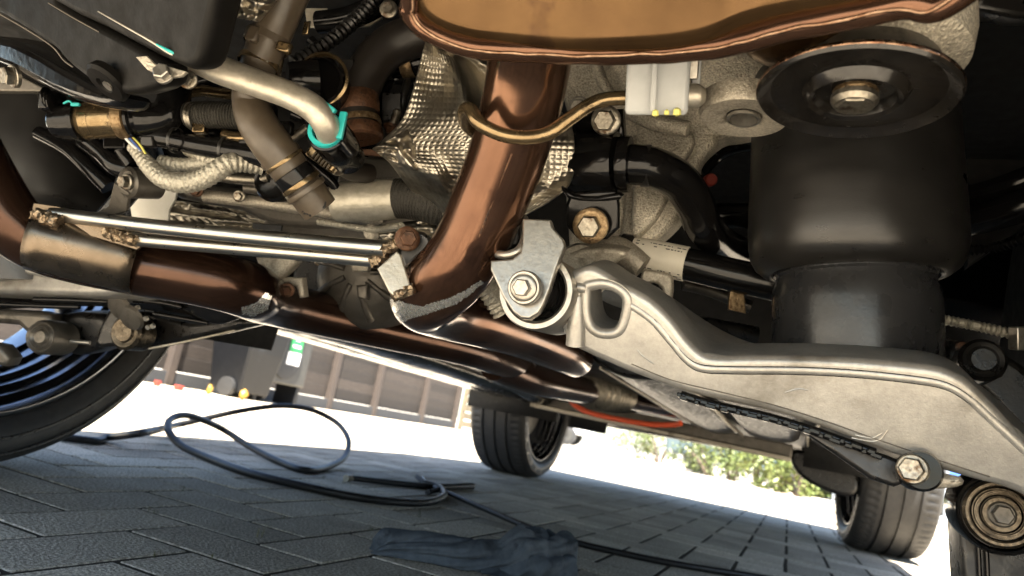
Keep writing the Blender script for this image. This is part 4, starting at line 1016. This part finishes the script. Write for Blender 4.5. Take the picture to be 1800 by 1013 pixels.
lathe('grommet', P(188, 146, .548), (-.15, -.45, -1), [(.0165, -.006), (.0175, 0), (.015, .0025), (.007, .003), (.005, .001)], 'tray_black', sb)
lathe('grommet_slot', P(193, 148, .545), (-.15, -.45, -1), [(.004, 0), (.004, .003)], 'alum', sb, seg=16)
tube('beam_highlight', [P(85, 5, .545), P(130, 32, .545), P(190, 65, .545), P(235, 90, .545)], .0006, 'grey_beam', sb, seg=8, flat=.6)  # thin grey tubes paint the edge highlights of the beam
tube('beam_highlight', [P(-5, 22, .547), P(50, 54, .547), P(92, 82, .547), P(112, 106, .547), P(128, 118, .547)], .0006, 'grey_beam', sb, seg=8, flat=.6)
plate('lower_beam', [[(-60, 60), (20, 70), (110, 118), (170, 150), (205, 162), (204, 178), (190, 188), (150, 182), (90, 160), (20, 122), (-60, 88)]], P(80, 120, .62), (-.2, -1, -.3), .03, 'black_gloss', car, bev=.007, smooth_out=2, res=3, label='wet looking black beam at the left edge')
bolt((24, 134, .60), (-.2, -1, -.5), .008, car, 'steel', washer=1.2)
plate('beam_web', [[(-60, 100), (20, 125), (80, 155), (75, 162), (-60, 160)]], P(20, 140, .66), 'C', .01, 'grey_beam', car, bev=.002)
plate('tab', [[(238, 100), (258, 98), (272, 112), (300, 118), (328, 126), (318, 134), (298, 136), (292, 142), (276, 140), (270, 128), (258, 122)]], P(280, 118, .50), 'C', .004, 'cast', car, bev=.0008)
bolt((288, 132, .495), -FW+CU*.3, .0058, car, 'alum', washer=1.1)

# aluminium coolant pipe with turquoise clip
ap = tube('coolant_pipe', [(330, 95, .565), (385, 122, .562), (450, 146, .56), (510, 168, .557), (552, 192, .555), (574, 222, .56), (580, 245, .575)], [.0115, .0115, .0108, .0108, .0108, .0105, .010], 'alum_pipe', car, seg=28, res=8, label='dull aluminium coolant pipe ending in a turquoise clip')
qa = (P(600, 262, .61)-P(566, 220, .565)).normalized()
qc = lathe('quick_connector', P(578, 236, .575), qa, [(.0125, -.006), (.0165, -.005), (.0172, 0), (.0165, .012), (.0170, .016), (.0165, .03), (.0145, .034), (.0145, .05)], 'black_gloss', car, cap0=False)
lathe('clip_ring', P(576, 233, .572), qa, [(.0108, -.006), (.0145, -.006), (.0148, -.001), (.0108, -.001)], 'cyan', qc, cap0=False, cap1=False)
boxo('clip_tab', P(600, 221, .562), ((CR*.75+CU*-.15-FW*.3).normalized(), (CU*.95+CR*.2).normalized(), FW), (.007, .022, .006), 'cyan', qc, .001, label='turquoise locking tab')
boxo('clip_tab', P(573, 186, .556), ((CR*.8-CU*.6).normalized(), (CR*.6+CU*.8).normalized(), FW), (.018, .005, .006), 'cyan', qc, .001)

# aged hose with clamps crossing under the pipe
oh = tube('coolant_hose', [(520, -40, .575), (500, 0, .575), (480, 50, .58), (460, 100, .585), (445, 140, .592), (440, 175, .60), (452, 215, .60), (478, 255, .60), (505, 292, .605), (525, 318, .61), (545, 345, .615), (562, 368, .62)], [.017, .017, .0165, .0150, .0135, .0150, .0165, .017, .0165, .0155, .0165, .0160], 'hose_old', car, seg=28, res=8, label='aged brown coolant hose with band clamps')
def band(p, ax, r, wdt, m, par, name='hose_clamp', seg=40):
    return lathe(name, p, ax, [(r*.97, -wdt*.55), (r, -wdt*.5), (r*1.02, 0), (r, wdt*.5), (r*.97, wdt*.55)], m, par, seg=seg, cap0=False, cap1=False)
hd1 = (P(443, 140, .60)-P(478, 50, .61)).normalized(); hd2 = (P(545, 345, .615)-P(478, 255, .60)).normalized()
band(P(470, 74, .582), hd1, .0185, .008, 'hose_old', oh); band(P(455, 112, .587), hd1, .0168, .005, 'bronze', oh)
boxo('clamp_lug', P(500, 84, .570), (hd1, hd1.cross(FW).normalized(), FW), (.009, .012, .008), 'bronze', oh, .002)
boxo('clamp_lug', P(446, 60, .566), (hd1, hd1.cross(FW).normalized(), FW), (.014, .010, .008), 'hose_old', oh, .002)
for (x, y, r, m, w_) in ((493, 275, .0180, 'hose_old', .005), (500, 284, .0182, 'bronze', .003), (519, 310, .0172, 'black_gloss', .010), (529, 323, .0178, 'bronze', .004), (538, 335, .0180, 'hose_old', .004)):
    band(P(x, y, .605), hd2, r, w_, m, oh)
vs = MB(); rg = random.Random(2)
for k in range(16):
    p = P(533+k*2.6, 362+6*math.sin(k*.35)+rg.uniform(-3, 3), .607); vs.tube([p, p+V((rg.uniform(-.001, .001), 0, -.004-rg.random()*.002))], .0009, seg=6, res=1)
vs.make('frayed_edge', 'black_matt', oh)
plate('hose_strap', [[(430, 120), (510, 20), (528, 0), (536, 5), (505, 70), (490, 130), (475, 165), (452, 160), (428, 150)]], P(480, 90, .612), 'C', .006, 'bronze', car, bev=.001, smooth_out=2)
plate('strap_tab', [[(534, 38), (545, 36), (541, 60), (530, 60)]], P(538, 48, .605), 'C', .004, 'bronze', car, bev=.001)

# horizontal connector assembly
cA, cB_ = P(98, 216, .66), P(268, 208, .66); cx_ = (cB_-cA).normalized(); u1 = .66/F_PX
ca = lathe('hose_connector', cA, cx_, [(10*u1, -6*u1), (22*u1, -4*u1), (26*u1, 0), (27*u1, 10*u1), (30*u1, 12*u1), (31*u1, 36*u1), (35*u1, 38*u1), (35*u1, 46*u1), (31*u1, 48*u1)], 'black_gloss', car, label='oily bronze and black hose connector')
lathe('connector_body', cA, cx_, [(30*u1, 47*u1), (31*u1, 52*u1), (33*u1, 56*u1), (31*u1, 60*u1), (31*u1, 70*u1), (32.5*u1, 72*u1), (31*u1, 76*u1), (31*u1, 112*u1)], 'bronze', ca, cap0=False, cap1=False)
lathe('rust_band', cA, cx_, [(31*u1, 111*u1), (34*u1, 113*u1), (34*u1, 130*u1), (31*u1, 132*u1)], 'rust_ring', ca, cap0=False, cap1=False)
lathe('seal_ring', cA, cx_, [(30*u1, 131*u1), (33*u1, 134*u1), (33*u1, 139*u1), (30*u1, 141*u1), (32*u1, 145*u1), (29*u1, 150*u1)], 'black_gloss', ca, cap0=False, cap1=False)
tube('connector_elbow', [P(242, 210, .66), P(270, 210, .66), P(292, 204, .66), P(304, 184, .665), (308, 160, .68), (310, 135, .70)], .0150, 'black_gloss', car, seg=28)
boxo('connector_cap', P(92, 180, .66), (CR, CU, FW), (.018, .018, .018), 'black_gloss', ca, .003)
for k in range(3): lathe('cap_rib', P(80+k*5, 172+k*5, .65), cx_, [(.008, 0), (.0095, .001), (.0095, .002), (.008, .003)], 'black_gloss', ca, seg=24)
tube('clip_wire', [P(112, 182, .64), P(122, 178, .638), P(130, 184, .637), P(142, 184, .638)], .001, 'cyan', ca, seg=8)
boxo('clip_tab', P(133, 184, .636), (CR, CU, FW), (.008, .003, .003), 'cyan', ca, .0006)
tube('mesh_hose', [(332, 204, .665), (370, 202, .66), (440, 205, .655)], .0118, 'mesh_black', car, seg=28, res=50, ripple=(.0028, .05))
tube('rigid_line', [(395, 236, .66), (412, 243, .655), (440, 243, .65), (470, 247, .65)], [.005, .0062, .0052, .0052], 'bronze', car, seg=16)
tube('loom_conduit', [(240, 238, .67), (300, 246, .662), (350, 256, .655), (400, 264, .65), (450, 272, .645), (480, 284, .645)], [.008, .0088, .0095, .0098, .010, .010], 'black_gloss', car, seg=24)
for (x, y) in ((309, 247), (397, 263)): band(P(x, y, .652), V(P(400, 264, .65)-P(350, 256, .655)).normalized(), .0118, .003, 'black_satin', car, 'cable_tie')
tube('loom_conduit', [(250, 230, .69), (320, 232, .69), (400, 236, .69), (440, 236, .69)], .007, 'black_gloss', car, seg=20)
tube('braided_hose', [(232, 258, .66), (248, 275, .656), (262, 292, .652), (285, 313, .648), (318, 322, .645), (352, 316, .642), (382, 300, .64), (405, 287, .642), (430, 286, .648), (462, 292, .655)], [.005, .0065, .0078, .0085, .0090, .0092, .0092, .0092, .009, .0085], 'braid', car, seg=22, res=24, ripple=(.005, .05), label='silver braided hose looping below the connectors')
tube('braided_hose', [(282, 285, .67), (310, 290, .668), (340, 290, .665), (375, 284, .66), (405, 278, .655)], .0068, 'braid', car, seg=18, res=20, ripple=(.005, .05))
tube('braided_hose', [(330, 262, .67), (350, 272, .665), (368, 284, .66)], .0065, 'braid', car, seg=18, res=20, ripple=(.005, .05))
for k, (c_, dx) in enumerate((('car_blue', 0), ('yellow_chip', 6), ('white', -7), ('rust', 3))):
    tube('wire', [(228+dx, 243, .66), (240+dx, 256, .655), (252+dx*.5, 270, .652), (262, 285, .65)], .0014, c_, car, seg=8)
tube('loom_arm', [(150, 245, .72), (180, 268, .715), (205, 292, .71), (232, 300, .71)], .010, 'black_gloss', car, seg=20)
tube('loom_arm', [(196, 235, .70), (212, 262, .70), (232, 290, .70)], .0065, 'black_gloss', car, seg=16)
bb = lathe('bolt_bush', P(226, 321, .70), (-.1, -1, -.35), [(.0155, -.03), (.0155, 0), (.013, .003), (.011, .001)], 'grey_beam', car)
bolt(P(223, 320, .69), (-.1, -1, -.35), .0062, bb, 'steel', washer=1.3)
plate('bolt_bracket', [[(206, 300), (262, 296), (258, 318), (215, 372), (180, 385), (162, 378), (195, 340)]], P(215, 340, .74), 'C', .01, 'black_satin', car, bev=.003, smooth_out=2)
plate('angled_tab', [[(163, 377), (190, 362), (200, 322), (226, 340), (222, 372), (200, 378)]], P(195, 360, .72), (-.1, -1, -.9), .004, 'grey_beam', car, bev=.001)
# added white plate, tilted to stand in for a bright gap to the yard
plate('bright_gap_plate', [[(228, 330), (245, 319), (298, 323), (311, 335), (308, 352), (298, 368), (296, 388), (288, 396), (232, 390), (228, 360)]], P(268, 358, .86), (.375, -.84, -.39), .004, 'white_plate', car, bev=.001, label='added white plate standing in for a bright gap')
# cross beam behind the rods
plate('cross_beam', [[(300, 322), (420, 332), (520, 345), (640, 352), (770, 378), (770, 412), (690, 412), (600, 408), (480, 400), (420, 372), (310, 350)]], P(520, 370, .80), (0, -1, -.4), .05, 'grey_beam', car, bev=.010, smooth_out=2, res=4, label='grey brown subframe cross beam behind the brace rods')
tube('beam_fold', [(360, 345, .78), (450, 355, .775), (540, 368, .77), (640, 384, .765), (740, 394, .76)], .007, 'cast', car, seg=14)
plate('beam_plate', [[(470, 385), (560, 392), (690, 405), (700, 440), (560, 425), (440, 415)]], P(580, 405, .79), (0, -1, -.9), .006, 'grey_beam', car, bev=.002)
plate('beam_slot', [[(443, 392), (496, 396), (494, 410), (444, 406)]], P(470, 400, .765), 'C', .004, 'black_matt', car, bev=.001)
lathe('beam_boss', P(655, 408, .745), (0, -1, -.5), [(.009, 0), (.009, .004), (.007, .006), (.004, .004)], 'cast', car)
lathe('hose_port', P(480, 318, .70), (.2, -1, -.3), [(.020, -.02), (.021, 0), (.018, .004), (.014, .002)], 'black_gloss', car)
tube('port_hose', [(484, 300, .68), (494, 318, .67), (512, 345, .65)], .0052, 'braid', car, seg=16)
# woven silver sleeve over a black mesh tube
wa, wb = P(590, 356, .735), P(698, 350, .725); wd_ = (wb-wa).normalized(); wl = (wb-wa).length
ws = MB()
prof_s = [(.0195, 0), (.0205, .002)]+[(.0208+.00035*(k % 2), .004+k*(wl-.008)/40) for k in range(41)]+[(.0212, wl-.002), (.0205, wl)]
ws.lathe(wa, wd_, prof_s, 72, cap0=True, cap1=False).make('woven_sleeve', 'sleeve', car, smooth=60, label='silver woven heat sleeve on a black mesh tube')
tube('mesh_tube', [P(690, 350, .727), P(720, 350, .72), P(765, 362, .715), P(800, 372, .72)], [.0200, .0200, .019, .018], 'mesh_black', car, seg=40, res=40, ripple=(.003, .02))
boxo('plastic_clip', P(568, 280, .63), ((CR-CU*.7).normalized(), (CR*.7+CU).normalized(), FW), (.030, .012, .010), 'bronze', car, .002)
for k in range(6): boxo('clip_rib', P(555+k*5, 268+k*4.2, .622), ((CR-CU*.7).normalized(), (CR*.7+CU).normalized(), FW), (.0012, .011, .003), 'hose_old', car, .0003)
lathe('hose_nipple', P(592, 292, .65), -FW, [(.007, -.01), (.008, 0), (.006, .005)], 'hose_old', car)
# big dark hose behind, with rusty collar
bh = tube('intake_hose', [(632, 235, .70), (628, 195, .705), (634, 155, .71), (655, 112, .715), (690, 80, .72), (740, 62, .72), (790, 58, .72)], [.0195, .0200, .0200, .0205, .021, .021, .021], 'hose_dark', car, seg=32, res=8, label='thick dark rubber hose curving up beside the foil shield')
ca_ = (P(632, 235, .70)-P(628, 180, .705)).normalized()
band(P(628, 185, .705), ca_, .0215, .018, 'rust', bh, 'rusty_collar'); band(P(632, 215, .702), ca_, .0212, .006, 'rust_ring', bh)
lathe('hose_lip', P(634, 232, .70), ca_, [(.0205, -.005), (.0222, 0), (.0215, .006), (.019, .008)], 'rust', bh)
lathe('black_plug', P(560, 143, .66), (.35, -1, -.2), [(.022, -.03), (.0225, 0), (.0205, .002), (.0185, -.004), (.010, -.006)], 'black_gloss', car)
tube('black_plug_barrel', [(505, 140, .65), (530, 142, .655), (560, 143, .66)], [.015, .018, .019], 'black_gloss', car, seg=28)
lathe('plug_ring', P(568, 140, .665), (.35, -1, -.2), [(.0215, 0), (.0245, 0), (.025, .003), (.0225, .004)], 'bronze', car, cap0=False, cap1=False)
tube('ribbed_conduit', [(515, 112, .68), (550, 92, .69), (590, 65, .70), (640, 20, .72), (665, -10, .73)], .0068, 'black_satin', car, seg=16, res=30, ripple=(.006, .16))
tube('dark_strut', [(560, 40, .76), (620, 30, .75), (700, -10, .74)], .012, 'black_gloss', car, seg=16)
plate('pale_gap_plate', [[(535, 14), (575, 14), (570, 50), (540, 48)]], P(555, 30, .80), 'C', .004, 'alum_pipe', car, bev=.001)
plate('pale_gap_plate', [[(640, 25), (665, 14), (672, 32), (650, 46), (615, 48)]], P(645, 30, .80), 'C', .004, 'alum_pipe', car, bev=.001)
bolt((683, 16, .71), -FW, .006, car, 'steel', washer=1.5)
tube('clamped_pipe', [(672, 120, .76), (720, 112, .75), (770, 105, .75)], .0135, 'black_gloss', car, seg=24)
band(P(717, 112, .748), (P(770, 105, .75)-P(672, 120, .76)).normalized(), .0150, .012, 'rust_ring', car)
bolt((690, 226, .72), (0, 0, -1), .006, car, 'rust', washer=1.6)
lathe('bolt_stud', P(689, 225, .72), (.1, 0, 1), [(.0045, 0), (.0045, .018), (.003, .02)], 'steel', car, seg=16)
plate('rust_strip', [[(625, 262), (680, 262), (735, 274), (735, 280), (660, 274), (622, 270)]], P(680, 268, .70), 'C', .006, 'rust', car, bev=.001)
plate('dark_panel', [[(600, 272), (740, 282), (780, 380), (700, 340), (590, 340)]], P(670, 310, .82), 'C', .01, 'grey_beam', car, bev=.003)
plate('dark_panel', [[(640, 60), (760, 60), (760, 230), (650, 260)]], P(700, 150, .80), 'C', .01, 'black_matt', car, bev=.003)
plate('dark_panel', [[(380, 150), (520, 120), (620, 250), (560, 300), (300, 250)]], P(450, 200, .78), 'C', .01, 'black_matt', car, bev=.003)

# ------------------------------------------------------------------ left suspension
l0, l1 = P(60, 400, .98), P(75, 120, 1.0)
lax = (l1-l0).normalized(); lL = (l1-l0).length; kl = .98/F_PX
las = lathe('air_spring', l0, lax, [(105*kl, -.03*lL), (118*kl, .0), (134*kl, .05*lL), (142*kl, .16*lL), (142*kl, .4*lL), (138*kl, .8*lL), (130*kl, 1.0*lL)], 'bellows', car, seg=72, label='black rubber air spring at the left edge')
lathe('piston', l0, lax, [(108*kl, -.35*lL), (110*kl, -.1*lL), (106*kl, 0)], 'piston', las, seg=64)
la_ = plate('lower_arm', [[(-120, 440), (0, 448), (60, 462), (110, 470), (132, 458), (160, 452), (240, 470), (232, 492), (212, 508), (180, 520), (60, 517), (-120, 505)]], PY(100, 490, .60), (0, -1, -.10), .08, 'arm_cast', car, bev=.008, smooth_out=3, res=4, label='left light grey cast control arm')
tube('front_rib', [PY(x, y, .596) for x, y in [(-60, 452), (0, 463), (60, 478), (105, 484), (128, 474), (138, 462)]], .0045, 'arm_cast', la_, seg=12)
# black trailing link and guard under the left pipe
gd_ = plate('stone_guard', [[(-120, 512), (60, 520), (180, 524), (232, 498), (300, 508), (392, 528), (428, 548), (420, 560), (380, 572), (330, 560), (240, 545), (120, 540), (-120, 548)]], P(250, 535, .93), (.1, -1, -.5), .02, 'black_gloss', car, bev=.005, smooth_out=3, res=3, label='glossy black stone guard under the left arm')
for k, pts in enumerate(([(230, 507), (300, 512), (330, 520)], [(235, 528), (280, 532), (320, 540)], [(270, 552), (320, 560), (365, 568)], [(60, 526), (120, 528), (190, 531)], [(0, 535), (70, 538), (140, 540)])):
    tube('guard_rib', [P(x, y, .905) for x, y in pts], .0032, 'black_gloss', gd_, seg=10)
for (x, y) in ((212, 540), (232, 558)): lathe('guard_stud', P(x, y, .895), (.1, -1, -.8), [(.018, 0), (.016, .004), (.005, .006)], 'grey_beam', gd_)
for (x, y) in ((243, 541), (258, 560), (262, 575), (270, 573)): lathe('guard_clip', P(x, y, .89), (.1, -1, -.5), [(.0035, 0), (.003, .003)], 'alum', gd_, seg=14)
plate('link_arm', [[(205, 560), (250, 545), (330, 568), (420, 556), (466, 566), (420, 580), (340, 598), (262, 614), (238, 612), (205, 592)]], P(320, 585, 1.0), (.1, -1, -.3), .05, 'black_satin', car, bev=.008, smooth_out=2, res=3, label='black trailing link near the left rear tyre')
tube('link_edge', [P(262, 613, .985), P(330, 600, .98), P(400, 584, .98), P(466, 567, .98)], .0018, 'alum_pipe', car, seg=8)
lk = lathe('link_bush', P(222, 585, .97), (.2, -1, -.1), [(.024, -.03), (.024, 0), (.020, .004), (.014, .003), (.012, .006), (.004, .006)], 'greasy_steel', car)
jb = lathe('joint_bush', P(76, 593, .98), (.3, -1, -.1), [(.024, -.04), (.024, 0), (.021, .006), (.018, .004), (.015, .007), (.011, .004), (.008, .007), (.003, .007)], 'grey_beam', car, label='ribbed joint bush in front of the left rim')
plate('joint_arm', [[(-60, 545), (70, 548), (92, 560), (104, 590), (96, 615), (70, 620), (50, 600), (30, 572), (-60, 565)]], P(50, 580, 1.0), 'C', .03, 'grey_beam', car, bev=.008, smooth_out=2)
plate('brake_caliper', [[(105, 552), (180, 552), (205, 575), (195, 602), (150, 624), (112, 620), (100, 600)]], P(150, 590, 1.03), 'C', .07, 'black_satin', car, bev=.010, smooth_out=2, label='black brake caliper inside the left rim')
tube('caliper_pin', [P(122, 600, 1.0), P(158, 603, 1.0)], .0028, 'alum', car, seg=10)
plate('brake_bracket', [[(-40, 600), (0, 608), (18, 630), (10, 645), (-40, 640)]], P(0, 620, .98), 'C', .03, 'grey_beam', car, bev=.006)
plate('rear_tie', [[(190, 545), (212, 552), (215, 600), (180, 612), (165, 600)]], P(190, 580, .99), 'C', .03, 'black_satin', car, bev=.006, smooth_out=2)

# middle: differential housing and mounts between the pipes
plate('diff_mount', [[(448, 452), (518, 450), (512, 470), (486, 492), (474, 494)]], P(480, 470, .86), 'C', .03, 'cast', car, bev=.005, smooth_out=2)
plate('diff_mount', [[(486, 486), (532, 488), (536, 522), (526, 524), (520, 504), (505, 498), (490, 502)]], P(510, 505, .88), 'C', .02, 'cast', car, bev=.003)
df = lathe('differential', P(640, 485, 1.02), (.3, -1, -.1), [(.072, -.10), (.076, -.02), (.070, .0), (.062, .012), (.04, .03), (.02, .034)], 'grey_beam', car, label='grey ribbed differential housing between the tail pipes')
for k in range(9):
    t = 2*PI*k/9+.2; nn = V((.3, -1, -.1)).normalized(); e1 = V((0, 0, 1)).cross(nn).normalized(); e2 = nn.cross(e1)
    c = P(640, 485, 1.02); ra = e1*math.cos(t)+e2*math.sin(t)
    tube('housing_rib', [c+ra*.018+nn*.034, c+ra*.045+nn*.024, c+ra*.066+nn*.006], [.004, .005, .006], 'grey_beam', df, seg=10)
    if k % 2 == 0: bolt(c+ra*.070+nn*.002, nn, .0055, df, 'steel', washer=1.4)
plate('housing_lug', [[(612, 458), (652, 460), (646, 478), (620, 478)]], P(632, 468, .95), 'C', .02, 'cast', df, bev=.003)
plate('housing_lug', [[(626, 502), (646, 500), (645, 528), (628, 524)]], P(636, 514, .955), 'C', .02, 'grey_beam', df, bev=.003)
plate('prop_cover', [[(520, 450), (600, 455), (590, 520), (560, 545), (510, 525)]], P(555, 490, 1.05), 'C', .03, 'black_satin', car, bev=.006)

# ------------------------------------------------------------------ smaller lines, clips and fixings that fill the gaps
for pts_, r, m in [
    ([(330, 250, .70), (380, 256, .70), (440, 262, .69), (500, 250, .69), (540, 225, .69)], .0045, 'steel'),
    ([(470, 262, .70), (520, 268, .70), (560, 300, .71), (590, 330, .72), (600, 372, .73)], .005, 'black_gloss'),
    ([(640, 270, .73), (660, 230, .74), (668, 180, .75), (690, 140, .76), (735, 150, .76)], .006, 'black_gloss'),
    ([(672, 262, .74), (700, 215, .75), (712, 160, .75), (722, 128, .755)], .0045, 'black_satin'),
    ([(300, 170, .72), (350, 160, .72), (410, 165, .71), (440, 150, .70)], .006, 'bronze'),
    ([(330, 150, .74), (380, 140, .73), (430, 120, .72), (470, 30, .70)], .007, 'black_gloss'),
    ([(310, 300, .72), (350, 304, .72), (400, 312, .72), (450, 316, .71), (476, 312, .70)], .0055, 'steel'),
    ([(430, 330, .74), (500, 336, .74), (560, 340, .73), (600, 336, .73)], .006, 'grey_beam'),
    ([(545, 70, .72), (580, 110, .72), (600, 150, .72), (604, 190, .72)], .005, 'black_gloss'),
    ([(70, 235, .78), (120, 262, .76), (160, 300, .75), (190, 330, .75)], .008, 'black_gloss'),
    ([(515, 200, .70), (540, 210, .70), (560, 215, .69)], .007, 'black_gloss'),
    ([(560, 390, .76), (600, 396, .75), (660, 404, .74), (705, 398, .70)], .004, 'braid'),
    ([(770, 100, .72), (800, 92, .72), (850, 100, .70)], .007, 'black_gloss'),
    ([(1225, 420, .78), (1260, 450, .78), (1300, 462, .78), (1350, 470, .77)], .006, 'black_gloss'),
    ([(1110, 500, .74), (1130, 540, .74), (1180, 560, .76), (1250, 575, .78), (1330, 590, .78)], .010, 'black_satin'),
    ([(1200, 500, .80), (1250, 512, .80), (1320, 540, .79)], .007, 'grey_beam')]:
    tube('small_line', pts_, r, m, car, seg=14, res=6)
for (x, y, d, w_, h_, m) in [(205, 252, .69, .022, .012, 'black_gloss'), (262, 250, .66, .012, .010, 'black_satin'), (352, 226, .66, .012, .010, 'bronze'), (500, 226, .66, .016, .012, 'black_gloss'),
        (470, 200, .68, .018, .014, 'black_gloss'), (610, 118, .70, .016, .014, 'black_satin'), (690, 190, .745, .02, .03, 'black_satin'), (432, 258, .645, .010, .012, 'black_satin'), (596, 300, .70, .012, .009, 'cast'), (1232, 470, .77, .02, .02, 'grey_beam')]:
    boxo('line_clip', P(x, y, d), (CR, CU, FW), (w_, h_, .010), m, car, .0015)
for (x, y, d, r, m) in [(330, 140, .56, .005, 'steel'), (345, 335, .76, .005, 'rust'), (560, 352, .75, .005, 'steel'), (700, 345, .80, .006, 'rust'), (1120, 170, .60, .0055, 'steel'), (1275, 205, .62, .005, 'steel'), (420, 345, .76, .0045, 'steel'), (505, 510, .86, .006, 'rust'), (1690, 640, .69, .005, 'rust')]:
    bolt((x, y, d), -FW+CU*-.2, r, car, m, washer=1.45)
for (x, y) in ((345, 207), (340, 205)): band(P(x, y, .662), (P(370, 202, .66)-P(332, 204, .665)).normalized(), .0132, .003, 'steel', car)
tube('hose_lead', [(584, 262, .66), (598, 285, .68), (618, 300, .70), (650, 306, .72)], .010, 'hose_dark', car, seg=18)

# ================================================================== THINGS ON THE GROUND
HR = .0095
def gz(x, y, lift=0.0): return PZ(x, y, HR+lift)
pts = [V((-2.3, .8, HR)), V((-1.95, 1.02, HR)), gz(128, 772), PZ(190, 769, .012), PZ(250, 761, .05), P(300, 750, 2.22), P(340, 741, 2.35), P(420, 723, 2.5), P(490, 714, 2.6), P(545, 720, 2.65), P(590, 742, 2.65), P(612, 772, 2.5), P(606, 803, 2.35), P(575, 822, 2.14), gz(535, 827), gz(490, 812), P(440, 786, 2.2), P(395, 757, 2.3), P(360, 740, 2.2), P(325, 730, 2.1), P(299, 738, 2.02), P(296, 757, 1.95), P(318, 783, 1.9), P(360, 803, 1.83), gz(430, 830), gz(520, 853), gz(620, 874), gz(700, 884), gz(752, 884), gz(780, 872), gz(772, 858), gz(748, 850)]
def above(p):
    g = HR+.001; return p if p.z > g else V((p.x, p.y, g))
pts = [above(p) for p in pts]
tag(tube('hose', pts, HR, 'hose_black', None, seg=16, res=10), 'black hose lying in a big figure-eight loop on the sunny paving', 'hose')
pts = [gz(742, 840), gz(752, 852), gz(800, 872), gz(860, 898), gz(930, 928), gz(1000, 951), gz(1090, 972), gz(1190, 992), gz(1320, 1013), gz(1460, 1035)]
tag(tube('hose', pts, .0072, 'hose_black', None, seg=16, res=10), 'black hose running under the car past the blue rag', 'hose')
cn = thing('hose_lance', PZ(700, 848), 'short black lance with pale end and twisted cord lying beside the hose loop', 'lance')
tube('tube', [PZ(618, 841, .010), PZ(700, 850, .010), PZ(770, 856, .010), PZ(830, 855, .011)], [.008, .009, .010, .0115], 'hose_black', cn, seg=16)
tube('end_cap', [PZ(608, 841, .010), PZ(617, 841, .010)], .0095, 'steel', cn, seg=14)
tube('cord', [PZ(733, 838, .012), PZ(745, 848, .016), PZ(760, 852, .014), PZ(772, 860, .012), PZ(752, 866, .008)], .0075, 'kerb', cn, seg=10)

# crumpled blue grey rag
def rag_surface():
    # a rolled, half twisted cloth: long soft folds winding along it, a loose folded-over end at the right
    vs = []; fs = []; nu, nv = 150, 96
    A = PZ(657, 975); B = PZ(996, 1022)
    ax = (B-A); L = ax.length; ax.normalize(); sd_ = V((-ax.y, ax.x, 0)); up = V((0, 0, 1))
    for i in range(nu+1):
        a = i/nu; e = max(0, min(1, (a-.60)/.12)); e = e*e*(3-2*e)
        w_ = .030+.012*a+.022*e; h_ = .017+.006*a+.013*e
        if a < .05: k = .55+.45*math.sin(a/.05*PI/2); w_ *= k; h_ *= k
        if a > .93: k = math.sqrt(max(.02, 1-((a-.93)/.075)**2)); w_ *= .4+.6*k; h_ *= k
        cx = .012*math.sin(a*5+1)+.006*math.sin(a*13)
        for j in range(nv):
            t = 2*PI*j/nv
            tw = t+2.6*a+.9*noise.noise(V((a*3.5, math.cos(t)*.8, math.sin(t)*.8)))
            fold = abs(math.sin(2.5*tw))**.6*.30 + abs(math.sin(5*tw+7*a))**.7*.12
            cross = .22*e*abs(math.sin(a*34+1.5*math.cos(t)))**.6 + .05*abs(math.sin(a*21+2*math.cos(t+1)))
            r_ = .86+fold-cross*.6
            p = A+ax*(a*L+.006*math.sin(3*t+a*9))+sd_*(cx+math.cos(t)*w_*r_)+up*(h_*.92+math.sin(t)*h_*r_*1.15)
            if p.z < .002: p.z = .002
            vs.append(p)
    for i in range(nu):
        for j in range(nv): fs.append((i*nv+j, (i+1)*nv+j, (i+1)*nv+(j+1) % nv, i*nv+(j+1) % nv))
    fs.append(tuple(range(nv))); fs.append(tuple(reversed([nu*nv+j for j in range(nv)])))
    # loose corner spread flat on the paving in front of the roll
    k0 = len(vs); n1, n2 = 26, 12
    for i in range(n1+1):
        a = i/n1
        for j in range(n2+1):
            b = j/n2; q = A+ax*(L*(.50+.46*a))-sd_*(.030+b*(.030+.022*math.sin(PI*a)))
            q.z = .0035+.010*(1-b)**1.5*(1+.5*math.sin(a*11))+.003*abs(math.sin(a*9+b*4))
            vs.append(q)
    for i in range(n1):
        for j in range(n2): fs.append((k0+i*(n2+1)+j, k0+(i+1)*(n2+1)+j, k0+(i+1)*(n2+1)+j+1, k0+i*(n2+1)+j+1))
    return finish('rag', vs, fs, 'rag', None, smooth=75)
tag(rag_surface(), 'crumpled blue grey rag lying on the paving in front', 'rag')
